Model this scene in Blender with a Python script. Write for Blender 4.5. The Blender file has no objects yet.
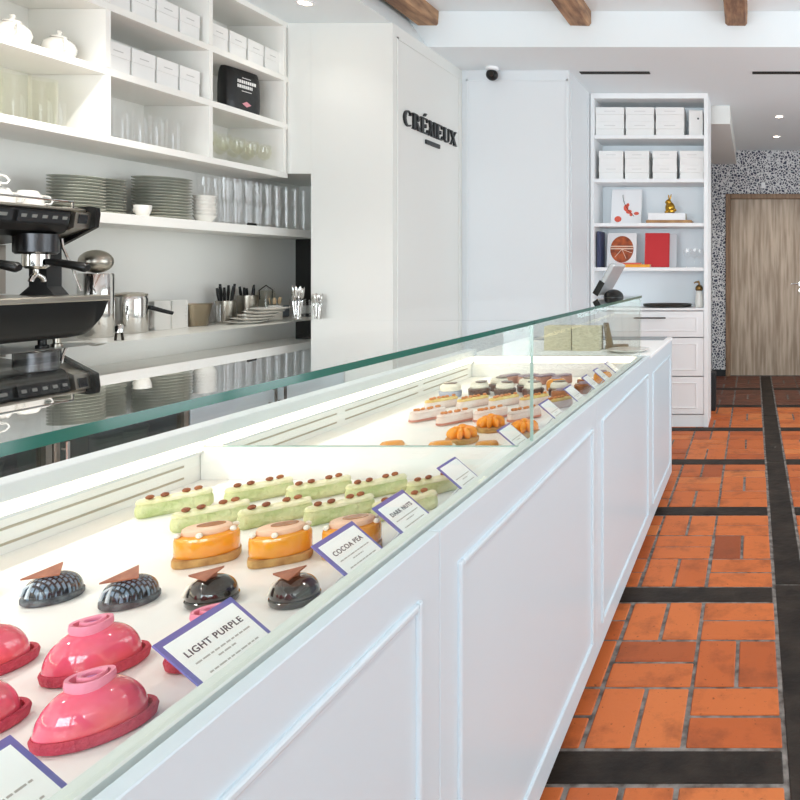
import bpy, bmesh, math, random
from mathutils import Vector, Matrix
random.seed(7)
S = bpy.context.scene
C = S.collection
PI = math.pi
R = math.radians

# ------------------------------------------------------------------ helpers
def lin(h):
    h = h.lstrip('#')
    v = [int(h[i:i + 2], 16) / 255 for i in (0, 2, 4)]
    return tuple(c / 12.92 if c <= 0.04045 else ((c + 0.055) / 1.055) ** 2.4 for c in v) + (1,)

def mat(name, col, rough=0.5, metal=0.0, coat=0.0, spec=0.5, noise=None, bump=None, emis=None, sss=0, trans=0):
    m = bpy.data.materials.new(name); m.use_nodes = True
    nt = m.node_tree; b = nt.nodes['Principled BSDF']
    c = lin(col) if isinstance(col, str) else col
    b.inputs['Base Color'].default_value = c
    b.inputs['Roughness'].default_value = rough
    b.inputs['Metallic'].default_value = metal
    b.inputs['Coat Weight'].default_value = coat
    b.inputs['Coat Roughness'].default_value = 0.05
    b.inputs['Specular IOR Level'].default_value = spec
    b.inputs['Transmission Weight'].default_value = trans
    if sss:
        b.inputs['Subsurface Weight'].default_value = sss
        b.inputs['Subsurface Scale'].default_value = 0.01
    if emis:
        b.inputs['Emission Color'].default_value = lin(emis[0])
        b.inputs['Emission Strength'].default_value = emis[1]
    tc = None
    if noise or bump:
        tc = nt.nodes.new('ShaderNodeTexCoord')
    if noise:       # (second colour, scale, stretch xyz)
        mp = nt.nodes.new('ShaderNodeMapping'); n = nt.nodes.new('ShaderNodeTexNoise')
        mp.inputs['Scale'].default_value = noise[2] if len(noise) > 2 else (1, 1, 1)
        n.inputs['Scale'].default_value = noise[1]; n.inputs['Detail'].default_value = 6
        mx = nt.nodes.new('ShaderNodeMix'); mx.data_type = 'RGBA'
        rp = nt.nodes.new('ShaderNodeMapRange'); rp.inputs[1].default_value = 0.35; rp.inputs[2].default_value = 0.65
        nt.links.new(tc.outputs['Object'], mp.inputs[0]); nt.links.new(mp.outputs[0], n.inputs['Vector'])
        nt.links.new(n.outputs['Fac'], rp.inputs[0]); nt.links.new(rp.outputs[0], mx.inputs[0])
        mx.inputs[6].default_value = c; mx.inputs[7].default_value = lin(noise[0])
        nt.links.new(mx.outputs[2], b.inputs['Base Color'])
    if bump:        # (scale, strength)
        n2 = nt.nodes.new('ShaderNodeTexNoise'); n2.inputs['Scale'].default_value = bump[0]
        n2.inputs['Detail'].default_value = 4
        bp = nt.nodes.new('ShaderNodeBump'); bp.inputs['Strength'].default_value = bump[1]
        bp.inputs['Distance'].default_value = 0.01
        nt.links.new(tc.outputs['Object'], n2.inputs['Vector']); nt.links.new(n2.outputs['Fac'], bp.inputs['Height'])
        nt.links.new(bp.outputs[0], b.inputs['Normal'])
    return m

def glass(name, tint, ior=1.45, boost=1.0, rough=0.0):
    m = bpy.data.materials.new(name); m.use_nodes = True
    nt = m.node_tree; nt.nodes.clear()
    o = nt.nodes.new('ShaderNodeOutputMaterial'); mx = nt.nodes.new('ShaderNodeMixShader')
    t = nt.nodes.new('ShaderNodeBsdfTransparent'); g = nt.nodes.new('ShaderNodeBsdfGlossy')
    f = nt.nodes.new('ShaderNodeFresnel'); f.inputs['IOR'].default_value = ior
    # a pane seen from either side mirrors alike: use the facing direction, not the inside/outside flag
    lw = nt.nodes.new('ShaderNodeNewGeometry')
    t.inputs[0].default_value = lin(tint); g.inputs['Roughness'].default_value = rough
    g.inputs['Color'].default_value = (1, 1, 1, 1)
    # fresnel with constant ior for both sides
    ml = nt.nodes.new('ShaderNodeMix'); ml.data_type = 'FLOAT'
    ml.inputs[2].default_value = ior; ml.inputs[3].default_value = 1 / ior
    nt.links.new(lw.outputs['Backfacing'], ml.inputs[0])
    f2 = nt.nodes.new('ShaderNodeFresnel'); nt.links.new(ml.outputs[0], f2.inputs['IOR'])
    nt.nodes.remove(f)
    sc = nt.nodes.new('ShaderNodeMath'); sc.operation = 'MULTIPLY'; sc.inputs[1].default_value = boost; sc.use_clamp = True
    nt.links.new(f2.outputs[0], sc.inputs[0])
    nt.links.new(sc.outputs[0], mx.inputs[0]); nt.links.new(t.outputs[0], mx.inputs[1])
    nt.links.new(g.outputs[0], mx.inputs[2]); nt.links.new(mx.outputs[0], o.inputs[0])
    return m

class MB:
    """collects shapes and links them as one mesh object"""
    def __init__(s): s.bm = bmesh.new(); s.mi = 0
    def _f(s, vs):
        try:
            f = s.bm.faces.new(vs); f.material_index = s.mi; return f
        except ValueError: return None
    def box(s, x0, x1, y0, y1, z0, z1, bev=0.0, seg=1, M=None):
        v = [s.bm.verts.new(p) for p in ((x0,y0,z0),(x1,y0,z0),(x1,y1,z0),(x0,y1,z0),(x0,y0,z1),(x1,y0,z1),(x1,y1,z1),(x0,y1,z1))]
        fs = [s._f([v[i] for i in q]) for q in ((3,2,1,0),(4,5,6,7),(0,1,5,4),(1,2,6,5),(2,3,7,6),(3,0,4,7))]
        if bev:
            es = list({e for f in fs for e in f.edges})
            r = bmesh.ops.bevel(s.bm, geom=es, offset=bev, segments=seg, profile=0.5, affect='EDGES', material=-1)
            v = list({x for f in r['faces'] for x in f.verts} | {x for x in v if x.is_valid})
        if M is not None:
            for q in v: q.co = M @ q.co
        return s
    def prism(s, pts, d0, d1, axis='z', M=None):
        def P(p, d):
            return {'z': (p[0], p[1], d), 'y': (p[0], d, p[1]), 'x': (d, p[0], p[1])}[axis]
        a = [s.bm.verts.new(P(p, d0)) for p in pts]; b = [s.bm.verts.new(P(p, d1)) for p in pts]
        fs = [s._f(a[::-1]), s._f(b)]
        n = len(pts)
        for i in range(n): fs.append(s._f([a[i], a[(i+1) % n], b[(i+1) % n], b[i]]))
        if M is not None:
            for q in a + b: q.co = M @ q.co
        bmesh.ops.recalc_face_normals(s.bm, faces=[f for f in fs if f])
        return s
    def rings(s, rs, cap0=True, cap1=True, closed=True, loop=False):
        vs = [[s.bm.verts.new(p) for p in r] for r in rs]
        n = len(vs[0])
        pairs = list(zip(vs, vs[1:])) + ([(vs[-1], vs[0])] if loop else [])
        for a, b in pairs:
            for i in range(n if closed else n - 1):
                s._f([a[i], a[(i+1) % n], b[(i+1) % n], b[i]])
        if cap0 and not loop: s._f(vs[0][::-1])
        if cap1 and not loop: s._f(vs[-1])
        return s
    def lathe(s, prof, c=(0,0,0), n=24, sx=1, sy=1, cap0=True, cap1=True, M=None):
        rs = []
        for r, z in prof:
            ring = [Vector((c[0] + sx*r*math.cos(2*PI*i/n), c[1] + sy*r*math.sin(2*PI*i/n), c[2] + z)) for i in range(n)]
            if M is not None: ring = [M @ p for p in ring]
            rs.append(ring)
        return s.rings(rs, cap0, cap1)
    def ell(s, c, rx, ry, rz, n=16, m=8, M=None):
        rs = []
        for j in range(m + 1):
            a = -PI/2 + PI*j/m; k = max(math.cos(a), 0.02)
            ring = [Vector((rx*k*math.cos(2*PI*i/n), ry*k*math.sin(2*PI*i/n), rz*math.sin(a))) for i in range(n)]
            if M is not None: ring = [M @ p for p in ring]
            rs.append([p + Vector(c) for p in ring])
        return s.rings(rs)
    def tube(s, path, r, n=10, loop=False):
        P = [Vector(p) for p in path]; rs = []
        rr = r if isinstance(r, (list, tuple)) else [r] * len(P)
        up = None
        for i, p in enumerate(P):
            if loop: t = (P[(i+1) % len(P)] - P[i-1]).normalized()
            else: t = (P[min(i+1, len(P)-1)] - P[max(i-1, 0)]).normalized()
            if up is None: up = Vector((0,0,1)) if abs(t.z) < 0.9 else Vector((1,0,0))
            a = t.cross(up).normalized(); b = a.cross(t).normalized(); up = b
            rs.append([p + rr[i]*(math.cos(2*PI*k/n)*a + math.sin(2*PI*k/n)*b) for k in range(n)])
        return s.rings(rs, loop=loop)
    def build(s, name, m, parent=None, smooth=False, loc=None):
        bmesh.ops.recalc_face_normals(s.bm, faces=s.bm.faces[:])
        me = bpy.data.meshes.new(name); s.bm.to_mesh(me); s.bm.free()
        for x in (m if isinstance(m, (list, tuple)) else [m]): me.materials.append(x)
        if smooth:
            me.polygons.foreach_set('use_smooth', [True]*len(me.polygons))
            try: me.set_sharp_from_angle(angle=R(40))
            except Exception: pass
        o = bpy.data.objects.new(name, me); C.objects.link(o)
        if parent is not None: o.parent = parent
        if loc is not None: o.location = loc
        return o

def tag(o, label, cat, group=None, kind=None):
    o['label'] = label; o['category'] = cat
    if group: o['group'] = group
    if kind: o['kind'] = kind
    return o
def thing(name, label, cat, loc=(0,0,0), rotz=0, group=None):
    o = bpy.data.objects.new(name, None); C.objects.link(o); o.empty_display_size = 0.05
    o.location = loc; o.rotation_euler = (0,0,rotz)
    return tag(o, label, cat, group)
def dup(root, loc, rotz=0, label=None, group=None):
    r = root.copy(); C.objects.link(r); r.location = loc; r.rotation_euler = (0,0,rotz)
    if label: r['label'] = label
    if group: r['group'] = group
    for ch in list(root.children):
        c = ch.copy(); C.objects.link(c); c.parent = r
        for g in list(ch.children):
            d = g.copy(); C.objects.link(d); d.parent = c
    return r
class Kind:
    """first use moves the prototype, the next ones copy it"""
    def __init__(s, proto): s.p = proto; s.used = False
    def put(s, loc, rotz, label, group=None):
        if not s.used:
            s.used = True; s.p.location = loc; s.p.rotation_euler = (0,0,rotz); s.p['label'] = label
            if group: s.p['group'] = group
            return s.p
        return dup(s.p, loc, rotz, label, group)
def struct(name, mb, m, parent=None, smooth=False):
    o = mb.build(name, m, parent, smooth)
    if parent is None: o['kind'] = 'structure'
    return o
NTH = ['first','second','third','fourth','fifth','sixth','seventh','eighth','ninth','tenth','eleventh','twelfth','thirteenth','fourteenth']
def from_left(i, n):
    if i == 0: return 'leftmost'
    if i == n - 1: return 'rightmost'
    if n == 3: return 'middle'
    return NTH[i] + ' from left'

# ------------------------------------------------------------------ materials
WHITE = mat('white_paint', '#f3f5f6', 0.55)
WALLW = mat('wall_paint', '#e6e7e3', 0.7)
PANW = mat('panel_wall_paint', '#e0e5e8', 0.55)
BARW = mat('bar_wall_paint', '#f3f2ed', 0.6)
CEILW = mat('ceiling_paint', '#edf5f8', 0.8)
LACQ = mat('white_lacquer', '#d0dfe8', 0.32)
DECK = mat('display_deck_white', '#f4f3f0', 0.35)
GREYTOP = mat('grey_worktop', '#8f979d', 0.4)
CORIAN = mat('pale_worktop', '#dcdcd6', 0.3, noise=('#d2d2cb', 30))
SLOT = mat('slot_dark', '#b3aa98', 0.6)
GLASS = glass('clear_pane_glass', '#fdfefe', 1.5, 0.5)
CASEG = glass('case_pane_glass', '#fcfefd', 1.5, 0.42)
TOPG = glass('top_pane_glass', '#fbfdfc', 1.6, 1.5)
TUMB = glass('tumbler_glass', '#ffffff', 1.45, 0.8)
TUMG = glass('greenish_glass', '#fdfdfa', 1.45, 0.9)
EDGE = mat('green_glass_edge', '#1f6a5c', 0.1, coat=0.3)
SEAM = mat('pale_glass_edge', '#a9c2ba', 0.15)
LED = mat('led_light', '#fff2dc', 0.5, emis=('#ffe9c8', 5.0))
LAMP = mat('lamp_light', '#fff2dc', 0.5, emis=('#ffe7c0', 25.0))
STEEL = mat('brushed_steel', '#b9b3a8', 0.28, metal=1.0)
CHROME = mat('chrome', '#d8d6d2', 0.1, metal=1.0)
BLACKP = mat('black_plastic', '#0f0f0f', 0.35, spec=.35)
BLACKM = mat('matte_black', '#1d1e1f', 0.6)
DARKM = mat('dark_metal', '#3a3631', 0.35, metal=0.8)
GOLD = mat('gold_metal', '#b98d35', 0.25, metal=1.0)
PORC = mat('white_porcelain', '#f2efe8', 0.2, coat=0.4)
PLATE = mat('grey_green_stoneware', '#d2d2c8', 0.35, noise=('#c2c4b8', 18))
CARD = mat('white_cardboard', '#f0f0ee', 0.65)
CARDP = mat('print_grey', '#c4c4c2', 0.7)
PURP = mat('card_purple', '#6c68ae', 0.5)
INK = mat('print_ink', '#4b4552', 0.7)
INKL = mat('print_ink_pale', '#b9b4b0', 0.7)
RUBBER = mat('black_rubber', '#101010', 0.7)

def wood(name, c1, c2, scale, stretch, rough=0.5, bump=0.2):
    return mat(name, c1, rough, noise=(c2, scale, stretch), bump=(scale, bump))
BEAMW = wood('old_beam_wood', '#bd9672', '#80604a', 9, (3, 0.5, 3), 0.7, 0.5)
DOORW = wood('grey_oak_veneer', '#c4b29d', '#97836d', 6, (5, 5, 0.35), 0.45, 0.05)
FRAMEW = wood('oak_door_frame', '#9c7f63', '#7d6147', 8, (4, 4, 0.4), 0.5, 0.05)

# ------------------------------------------------------------------ floor: terracotta basket weave in dark plank grid
def brick_material():
    m = bpy.data.materials.new('terracotta_brick'); m.use_nodes = True
    nt = m.node_tree; b = nt.nodes['Principled BSDF']
    at = nt.nodes.new('ShaderNodeAttribute'); at.attribute_name = 'tone'
    cr = nt.nodes.new('ShaderNodeValToRGB'); e = cr.color_ramp.elements
    e[0].color = lin('#944a2a'); e[1].color = lin('#d6854c')
    for p, c in ((0.3, '#b85d2e'), (0.65, '#cc6f3a')):
        q = e.new(p); q.color = lin(c)
    nt.links.new(at.outputs['Fac'], cr.inputs[0])
    tc = nt.nodes.new('ShaderNodeTexCoord')
    n = nt.nodes.new('ShaderNodeTexNoise'); n.inputs['Scale'].default_value = 7; n.inputs['Detail'].default_value = 8
    n.inputs['Roughness'].default_value = 0.65
    nt.links.new(tc.outputs['Object'], n.inputs['Vector'])
    mr = nt.nodes.new('ShaderNodeMapRange'); mr.inputs[1].default_value = 0.5; mr.inputs[2].default_value = 0.72
    mr.inputs[4].default_value = 0.75
    nt.links.new(n.outputs['Fac'], mr.inputs[0])
    mx = nt.nodes.new('ShaderNodeMix'); mx.data_type = 'RGBA'; mx.inputs[7].default_value = lin('#7a3f24')
    nt.links.new(mr.outputs[0], mx.inputs[0]); nt.links.new(cr.outputs[0], mx.inputs[6])
    n3 = nt.nodes.new('ShaderNodeTexNoise'); n3.inputs['Scale'].default_value = 70; n3.inputs['Detail'].default_value = 3
    nt.links.new(tc.outputs['Object'], n3.inputs['Vector'])
    mr3 = nt.nodes.new('ShaderNodeMapRange'); mr3.inputs[1].default_value = 0.66; mr3.inputs[2].default_value = 0.74
    mr3.inputs[4].default_value = 0.7
    nt.links.new(n3.outputs['Fac'], mr3.inputs[0])
    mx3 = nt.nodes.new('ShaderNodeMix'); mx3.data_type = 'RGBA'; mx3.inputs[7].default_value = lin('#4a2616')
    nt.links.new(mr3.outputs[0], mx3.inputs[0]); nt.links.new(mx.outputs[2], mx3.inputs[6])
    nt.links.new(mx3.outputs[2], b.inputs['Base Color'])
    b.inputs['Roughness'].default_value = 0.55; b.inputs['Specular IOR Level'].default_value = .3
    bp = nt.nodes.new('ShaderNodeBump'); bp.inputs['Strength'].default_value = 0.35; bp.inputs['Distance'].default_value = 0.006
    nt.links.new(n.outputs['Fac'], bp.inputs['Height']); nt.links.new(bp.outputs[0], b.inputs['Normal'])
    return m
BRICK = brick_material()
PLANK = mat('black_stained_plank', '#201b18', 0.6, spec=.2, noise=('#372f29', 8, (1, 1, 1)), bump=(25, 0.4))
MORTAR = mat('grey_mortar', '#8f8984', 0.85, noise=('#4f4843', 25))

XL, XR, YN, YF = -3.10, 2.60, -4.20, 8.52
def build_floor():
    mb = MB(); tones = []
    mb.mi = 2; mb.box(XL - .1, XR + .1, YN - .1, YF + .1, -0.06, -0.004)
    per = 0.965; blk = 0.2773; st = 0.133; g = 0.0068
    x_s, y_s = 0.086, 1.756
    def add(x0, x1, y0, y1, mi):
        x0, x1, y0, y1 = max(x0, XL), min(x1, XR), max(y0, YN), min(y1, YF)
        if x1 - x0 < .02 or y1 - y0 < .02: return
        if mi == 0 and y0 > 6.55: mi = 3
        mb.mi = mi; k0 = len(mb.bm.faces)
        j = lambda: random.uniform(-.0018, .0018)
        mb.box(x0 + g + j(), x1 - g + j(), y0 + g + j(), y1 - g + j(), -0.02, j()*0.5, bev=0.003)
    kx0, kx1 = int((XL - x_s)//per) - 1, int((XR - x_s)//per) + 1
    ky0, ky1 = int((YN - y_s)//per) - 1, int((YF - y_s)//per) + 1
    for kx in range(kx0, kx1 + 1):
        xs = x_s + kx*per
        yy = YN
        while yy < YF:
            L = random.uniform(1.2, 2.0); add(xs, xs + st, yy, min(yy + L, YF), 1); yy += L
        for ky in range(ky0, ky1 + 1):
            ys = y_s + ky*per
            add(xs - 3*blk, xs, ys, ys + st, 1)
            for i in range(3):
                for jy in range(3):
                    bx1 = xs - i*blk; bx0 = bx1 - blk; by0 = ys + st + jy*blk; by1 = by0 + blk
                    if (i + jy) % 2 == 0:
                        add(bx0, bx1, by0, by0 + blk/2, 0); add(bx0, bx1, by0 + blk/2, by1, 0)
                    else:
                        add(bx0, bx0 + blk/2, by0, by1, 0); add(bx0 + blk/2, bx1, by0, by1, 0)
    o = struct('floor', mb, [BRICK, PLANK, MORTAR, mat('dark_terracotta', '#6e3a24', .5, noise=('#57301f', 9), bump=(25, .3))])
    me = o.data
    at = me.attributes.new('tone', 'FLOAT', 'FACE')
    # one tone per brick: islands are consecutive, so key on the brick cell of the face centre
    cell = {}
    vals = []
    comp = list(range(len(me.vertices)))
    def find(a):
        while comp[a] != a: comp[a] = comp[comp[a]]; a = comp[a]
        return a
    for e in me.edges:
        a, b = find(e.vertices[0]), find(e.vertices[1])
        if a != b: comp[a] = b
    for p in me.polygons:
        r = find(p.vertices[0])
        if r not in cell: cell[r] = min(1, max(0, random.gauss(0.52, 0.15)))
        vals.append(cell[r])
    at.data.foreach_set('value', vals)
build_floor()

# ------------------------------------------------------------------ room shell
ZC, ZU, YH = 2.765, 3.0, 4.566      # low ceiling, raised ceiling, header
def wallpaper():
    m = bpy.data.materials.new('speckled_wallpaper'); m.use_nodes = True
    nt = m.node_tree; b = nt.nodes['Principled BSDF']; b.inputs['Roughness'].default_value = 0.8
    tc = nt.nodes.new('ShaderNodeTexCoord')
    w = nt.nodes.new('ShaderNodeTexNoise'); w.inputs['Scale'].default_value = 12
    nt.links.new(tc.outputs['Object'], w.inputs['Vector'])
    ad = nt.nodes.new('ShaderNodeMix'); ad.data_type = 'VECTOR'; ad.inputs[0].default_value = 0.06
    nt.links.new(tc.outputs['Object'], ad.inputs[4]); nt.links.new(w.outputs['Color'], ad.inputs[5])
    v = nt.nodes.new('ShaderNodeTexVoronoi'); v.feature = 'DISTANCE_TO_EDGE'; v.inputs['Scale'].default_value = 34
    nt.links.new(ad.outputs[1], v.inputs['Vector'])
    r = nt.nodes.new('ShaderNodeMapRange'); r.inputs[1].default_value = 0.10; r.inputs[2].default_value = 0.16
    nt.links.new(v.outputs['Distance'], r.inputs[0])
    mx = nt.nodes.new('ShaderNodeMix'); mx.data_type = 'RGBA'
    mx.inputs[6].default_value = lin('#dfe0e0'); mx.inputs[7].default_value = lin('#434759')
    nt.links.new(r.outputs[0], mx.inputs[0]); nt.links.new(mx.outputs[2], b.inputs['Base Color'])
    return m
WPAPER = wallpaper()

struct('wall_left', MB().box(XL - .12, XL, YN, 4.75, 0, 3.1), BARW)
# block beside the bar: upper part over the niche and the pillar with the sign
struct('wall_pillar', MB().box(-2.62, -2.135, 4.12, 5.10, 0, ZC), WALLW)
struct('wall_niche', MB().box(XL, -2.6205, 4.12, 4.75, 1.872, ZC).box(XL - .12, -2.6205, 4.7505, 4.87, 0, ZC), WALLW)
mb = MB().box(XL, -1.352, 5.1005, 6.25, 0, ZC)
struct('wall_panelled', mb, PANW)
mb = MB()
for (a, b, c, d) in ((-2.105, -2.09, .06, 2.70), (-1.372, -1.357, .06, 2.70)):
    mb.box(a, b, 5.094, 5.1003, c, d, .002)
mb.box(-2.105, -1.357, 5.094, 5.1003, 2.685, 2.70, .002).box(-1.3515, -1.346, 5.16, 5.175, .06, 2.70).box(-1.3515, -1.346, 5.68, 5.695, .06, 2.70)
struct('trim_1', mb, PANW)
mb = MB()
for (y0, y1) in ((4.165, 4.18), (5.04, 5.055)): mb.box(-2.1348, -2.129, y0, y1, .06, 2.70, .002)
mb.box(-2.1348, -2.129, 4.165, 5.055, 2.685, 2.70, .002)
struct('trim_2', mb, WALLW)
struct('wall_hall', MB().box(-1.40, -.50, 6.16, YF - .0005, 0, ZC - .0005), WPAPER)
struct('baseboard_hall', MB().box(-.4995, -.485, 6.17, YF - .015, 0.0, .09, .003), BLACKM)
struct('wall_far', MB().box(-1.4, -.3345, YF, YF + .12, 0, 3.1).box(.70, XR, YF, YF + .12, 0, 3.1).box(-.335, .70, YF, YF + .12, 2.235, 3.1), WPAPER)
struct('baseboard_far', MB().box(-.484, -.336, YF - .014, YF - .0005, 0, .08).box(.71, XR, YF - .014, YF - .0005, 0, .08), BLACKM)
struct('wall_right', MB().box(XR, XR + .12, YN, YF, 0, .3).box(XR, XR + .12, YN, YF, 2.65, 3.1)
       .box(XR, XR + .12, YN, 1.6, .3, 2.65).box(XR, XR + .12, 6.0, YF, .3, 2.65).box(XR, XR + .12, 3.7, 3.9, .3, 2.65), WALLW)
struct('wall_front', MB().box(XL - .12, XR + .12, YN - .12, YN, 0, .25).box(XL - .12, XR + .12, YN - .12, YN, 2.75, 3.1)
       .box(XL - .12, -2.9, YN - .12, YN, .25, 2.75).box(-.25, 0.0, YN - .12, YN, .25, 2.75).box(2.4, XR + .12, YN - .12, YN, .25, 2.75), WALLW)
def window(n, axis, a0, a1, z0, z1, p):
    fr = MB(); pn = MB(); t = .05
    def bx(mb, u0, u1, w0, w1, d0, d1):
        if axis == 'y': mb.box(u0, u1, p + d0, p + d1, w0, w1)
        else: mb.box(p + d0, p + d1, u0, u1, w0, w1)
    bx(fr, a0, a0 + t, z0, z1, 0, .06); bx(fr, a1 - t, a1, z0, z1, 0, .06)
    bx(fr, a0 + t, a1 - t, z0, z0 + t, 0, .06); bx(fr, a0 + t, a1 - t, z1 - t, z1, 0, .06)
    m_ = (a0 + a1)/2; bx(fr, m_ - .025, m_ + .025, z0 + t, z1 - t, 0, .06)
    o = struct('window_%d' % n, fr, BLACKM)
    bx(pn, a0 + t, a1 - t, z0 + t, z1 - t, .027, .033); pn.build('pane', GLASS, o)
window(1, 'y', -2.9, -.25, .25, 2.75, YN - .09)
window(2, 'y', 0.0, 2.4, .25, 2.75, YN - .09)
window(3, 'x', 1.6, 3.7, .3, 2.65, XR + .03)  # unseen window, added to light the counter front and bar wall
window(4, 'x', 3.9, 6.0, .3, 2.65, XR + .03)  # second added side window, out of view, for light from the right
# ceilings
mb = MB()
mb.box(XL - .12, XR + .12, YH, YF + .12, ZC, ZU + .12)            # low ceiling beyond the header
mb.prism([(XL - .12, ZC), (-2.14, ZC), (-2.30, ZU), (-2.30, ZU + .12), (XL - .12, ZU + .12)], YN - .12, YH - .0005, axis='y')   # lower soffit over the bar
mb.box(-2.2995, XR + .12, YN - .12, YH - .0005, ZU, ZU + .12)     # raised ceiling
struct('ceiling', mb, CEILW)
struct('trim_3', MB().box(-.499, -.205, 6.19, YF - .005, 2.60, ZC - .001), WALLW)   # boxed duct along the hall
# beams
for i, (x, lab) in enumerate(((-2.137, 'old brown wooden ceiling beam nearest the bar sign, leftmost of three'),
                              (-1.137, 'old brown wooden ceiling beam in the middle of the three'),
                              (-.108, 'old brown wooden ceiling beam above the aisle, rightmost of three'))):
    mb = MB(); rs = []
    n = 26
    for k in range(n + 1):
        y = YN + .02 + (YH - .002 - YN - .02)*k/n
        j = lambda s_=.006: random.uniform(-s_, s_)
        w = .072
        rs.append([Vector((x - w + .012 + j(.003), y, 2.905 + j(.003))), Vector((x + w - .012 + j(.003), y, 2.905 + j(.003))), Vector((x + w + j(.003), y, 2.92 + j(.003))),
                   Vector((x + w + j(.003), y, 2.9995)), Vector((x - w + j(.003), y, 2.9995)), Vector((x - w + j(.003), y, 2.92 + j(.003)))])
    mb.rings(rs)
    tag(mb.build('ceiling_beam', BEAMW), lab, 'beam', 'ceiling beams')

# door at the end of the hall
d = MB().box(-.275, .635, YF + .02, YF + .06, 0.006, 2.17)
door = struct('door_1', d, DOORW)
f = MB()
f.box(-.334, -.276, YF - .02, YF + .10, 0, 2.232, .004).box(.636, .698, YF - .02, YF + .10, 0, 2.232, .004).box(-.276, .636, YF - .02, YF + .10, 2.172, 2.232, .004)
f.build('door_frame', FRAMEW, door)
h = MB(); h.lathe([(.026, 0), (.026, .008)], n=20, M=Matrix.Translation((.585, YF + .02, 1.13)) @ Matrix.Rotation(R(90), 4, 'X'))
h.tube([(.585, YF + .012, 1.13), (.585, YF - .035, 1.13), (.57, YF - .04, 1.13), (.46, YF - .04, 1.13)], .009)
h.lathe([(.022, 0), (.022, .008)], n=20, M=Matrix.Translation((.585, YF + .02, 1.05)) @ Matrix.Rotation(R(90), 4, 'X'))
h.build('door_handle', CHROME, door, True)
sg = tag(MB().box(.10, .15, YF - .014, YF - .001, 2.30, 2.37, .004).build('wall_sensor', WHITE), 'small white sensor on the patterned wall above the oak door', 'sensor')

# slot diffusers, spots, camera
for i, (x0, x1, lab) in enumerate(((-1.283, -.764, 'black linear slot vent in the ceiling above the open shelf unit'),
                                   (-.005, .55, 'black linear slot vent in the ceiling at the right edge'))):
    t = thing('slot_vent', lab, 'vent', ((x0 + x1)/2, 5.155, ZC), 0, 'ceiling slot vents'); w = (x1 - x0)/2
    MB().box(-w, w, -.028, .028, -.006, -.0005, .002).build('vent_frame', BLACKM, t)
    MB().box(-w + .01, w - .01, -.004, .004, -.010, -.006).build('vent_blade', DARKM, t)
def downlight(x, y, z, lab, power, sp=True):
    t = thing('downlight', lab, 'ceiling light', (x, y, z), 0, 'recessed ceiling downlights')
    MB().lathe([(.032, -.0005), (.048, -.0005), (.048, -.006), (.034, -.008), (.032, -.004)], n=28, cap0=False, cap1=False).build('trim_ring', WHITE, t, True)
    MB().lathe([(.0315, -.0015), (.0315, -.004)], n=28).build('lamp_lens', LAMP, t, True)
    l = bpy.data.lights.new('downlight_beam', 'SPOT'); l.energy = power; l.spot_size = R(120); l.spot_blend = .8; l.shadow_soft_size = .035; l.color = (1, .96, .90)
    lo = bpy.data.objects.new('downlight_beam', l); C.objects.link(lo); lo.location = (x, y, z - .03)
downlight(.25, 6.62, ZC, 'small round ceiling downlight in the hall, nearer of the pair', 34)
downlight(.255, 7.61, ZC, 'small round ceiling downlight in the hall, farther of the pair near the door', 34)
downlight(-2.45, 3.80, ZC, 'round recessed ceiling downlight above the bar counter', 3)
for i, (x, y) in enumerate(((-2.28, 2.5), (-2.28, 1.2), (-2.28, -.1))):  # unseen lamps added to brighten the bar wall and shelving
    downlight(x, y, ZC, 'unseen downlight added to brighten the bar, %s toward the street' % ('next', 'second', 'third')[i], 72)
for i, (x, y) in enumerate(((-.62, 3.3), (.5, 3.3), (.5, 1.4))):  # unseen fill lamps, added to lift the tall shelf unit and floor
    downlight(x, y, ZU, 'round recessed downlight in the raised ceiling, %s' % ('beside the middle beam', 'over the aisle, nearer the hall', 'over the aisle, nearer the street')[i], 30)
t = thing('security_camera', 'small black ball security camera under the ceiling beside the sign wall', 'camera', (-1.885, 5.02, ZC))
MB().lathe([(.045, -.0005), (.045, -.02), (.03, -.028)], n=24).build('mount', WHITE, t, True)
MB().ell((0, 0, -.055), .042, .042, .042, 20, 12).build('camera_ball', BLACKP, t, True)
MB().lathe([(.018, 0), (.018, .004)], n=18, M=Matrix.Translation((.008, -.040, -.058)) @ Matrix.Rotation(R(90), 4, 'X')).build('lens', DARKM, t)

# ------------------------------------------------------------------ display case
XFRONT, XB, YE, Y0, YP = -.503, -1.36, 3.38, -.006, 1.72
case = thing('display_case', 'long white panelled pastry counter with glass top and lit display deck', 'display counter', (0, 0, 0))
MB().box(-1.34, -.56, Y0 + .02, YE, 0.0, .05).build('plinth', BLACKM, case)
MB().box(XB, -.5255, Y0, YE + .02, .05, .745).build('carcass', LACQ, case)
def shaker(mb, y0, y1, z0, z1, xf, mar=.066, mz0=.075, mz1=.078):
    """framed panel facing +X with a raised moulding"""
    mb.box(xf - .022, xf, y0, y1, z0, z1, .0015)
    a0, a1, b0, b1 = y0 + mar, y1 - mar, z0 + mz0, z1 - mz1
    def mould(p0, p1, q0, q1): mb.box(xf - .004, xf + .007, p0, p1, q0, q1, .004, 2)
    w = .013
    mould(a0, a0 + w, b0, b1); mould(a1 - w, a1, b0, b1); mould(a0 + w, a1 - w, b0, b0 + w); mould(a0 + w, a1 - w, b1 - w, b1)
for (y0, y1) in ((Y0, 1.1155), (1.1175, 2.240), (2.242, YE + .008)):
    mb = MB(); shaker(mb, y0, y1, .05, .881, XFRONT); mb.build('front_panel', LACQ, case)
for (y0, y1) in ((Y0 + .005, YP - .011), (YP + .011, YE - .02)):
    MB().box(XB, -.567, y0, y1, .7455, .784).build('display_deck', DECK, case)
LIP = mat('lip_grey_white', '#dfe6e2', 0.3)
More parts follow.
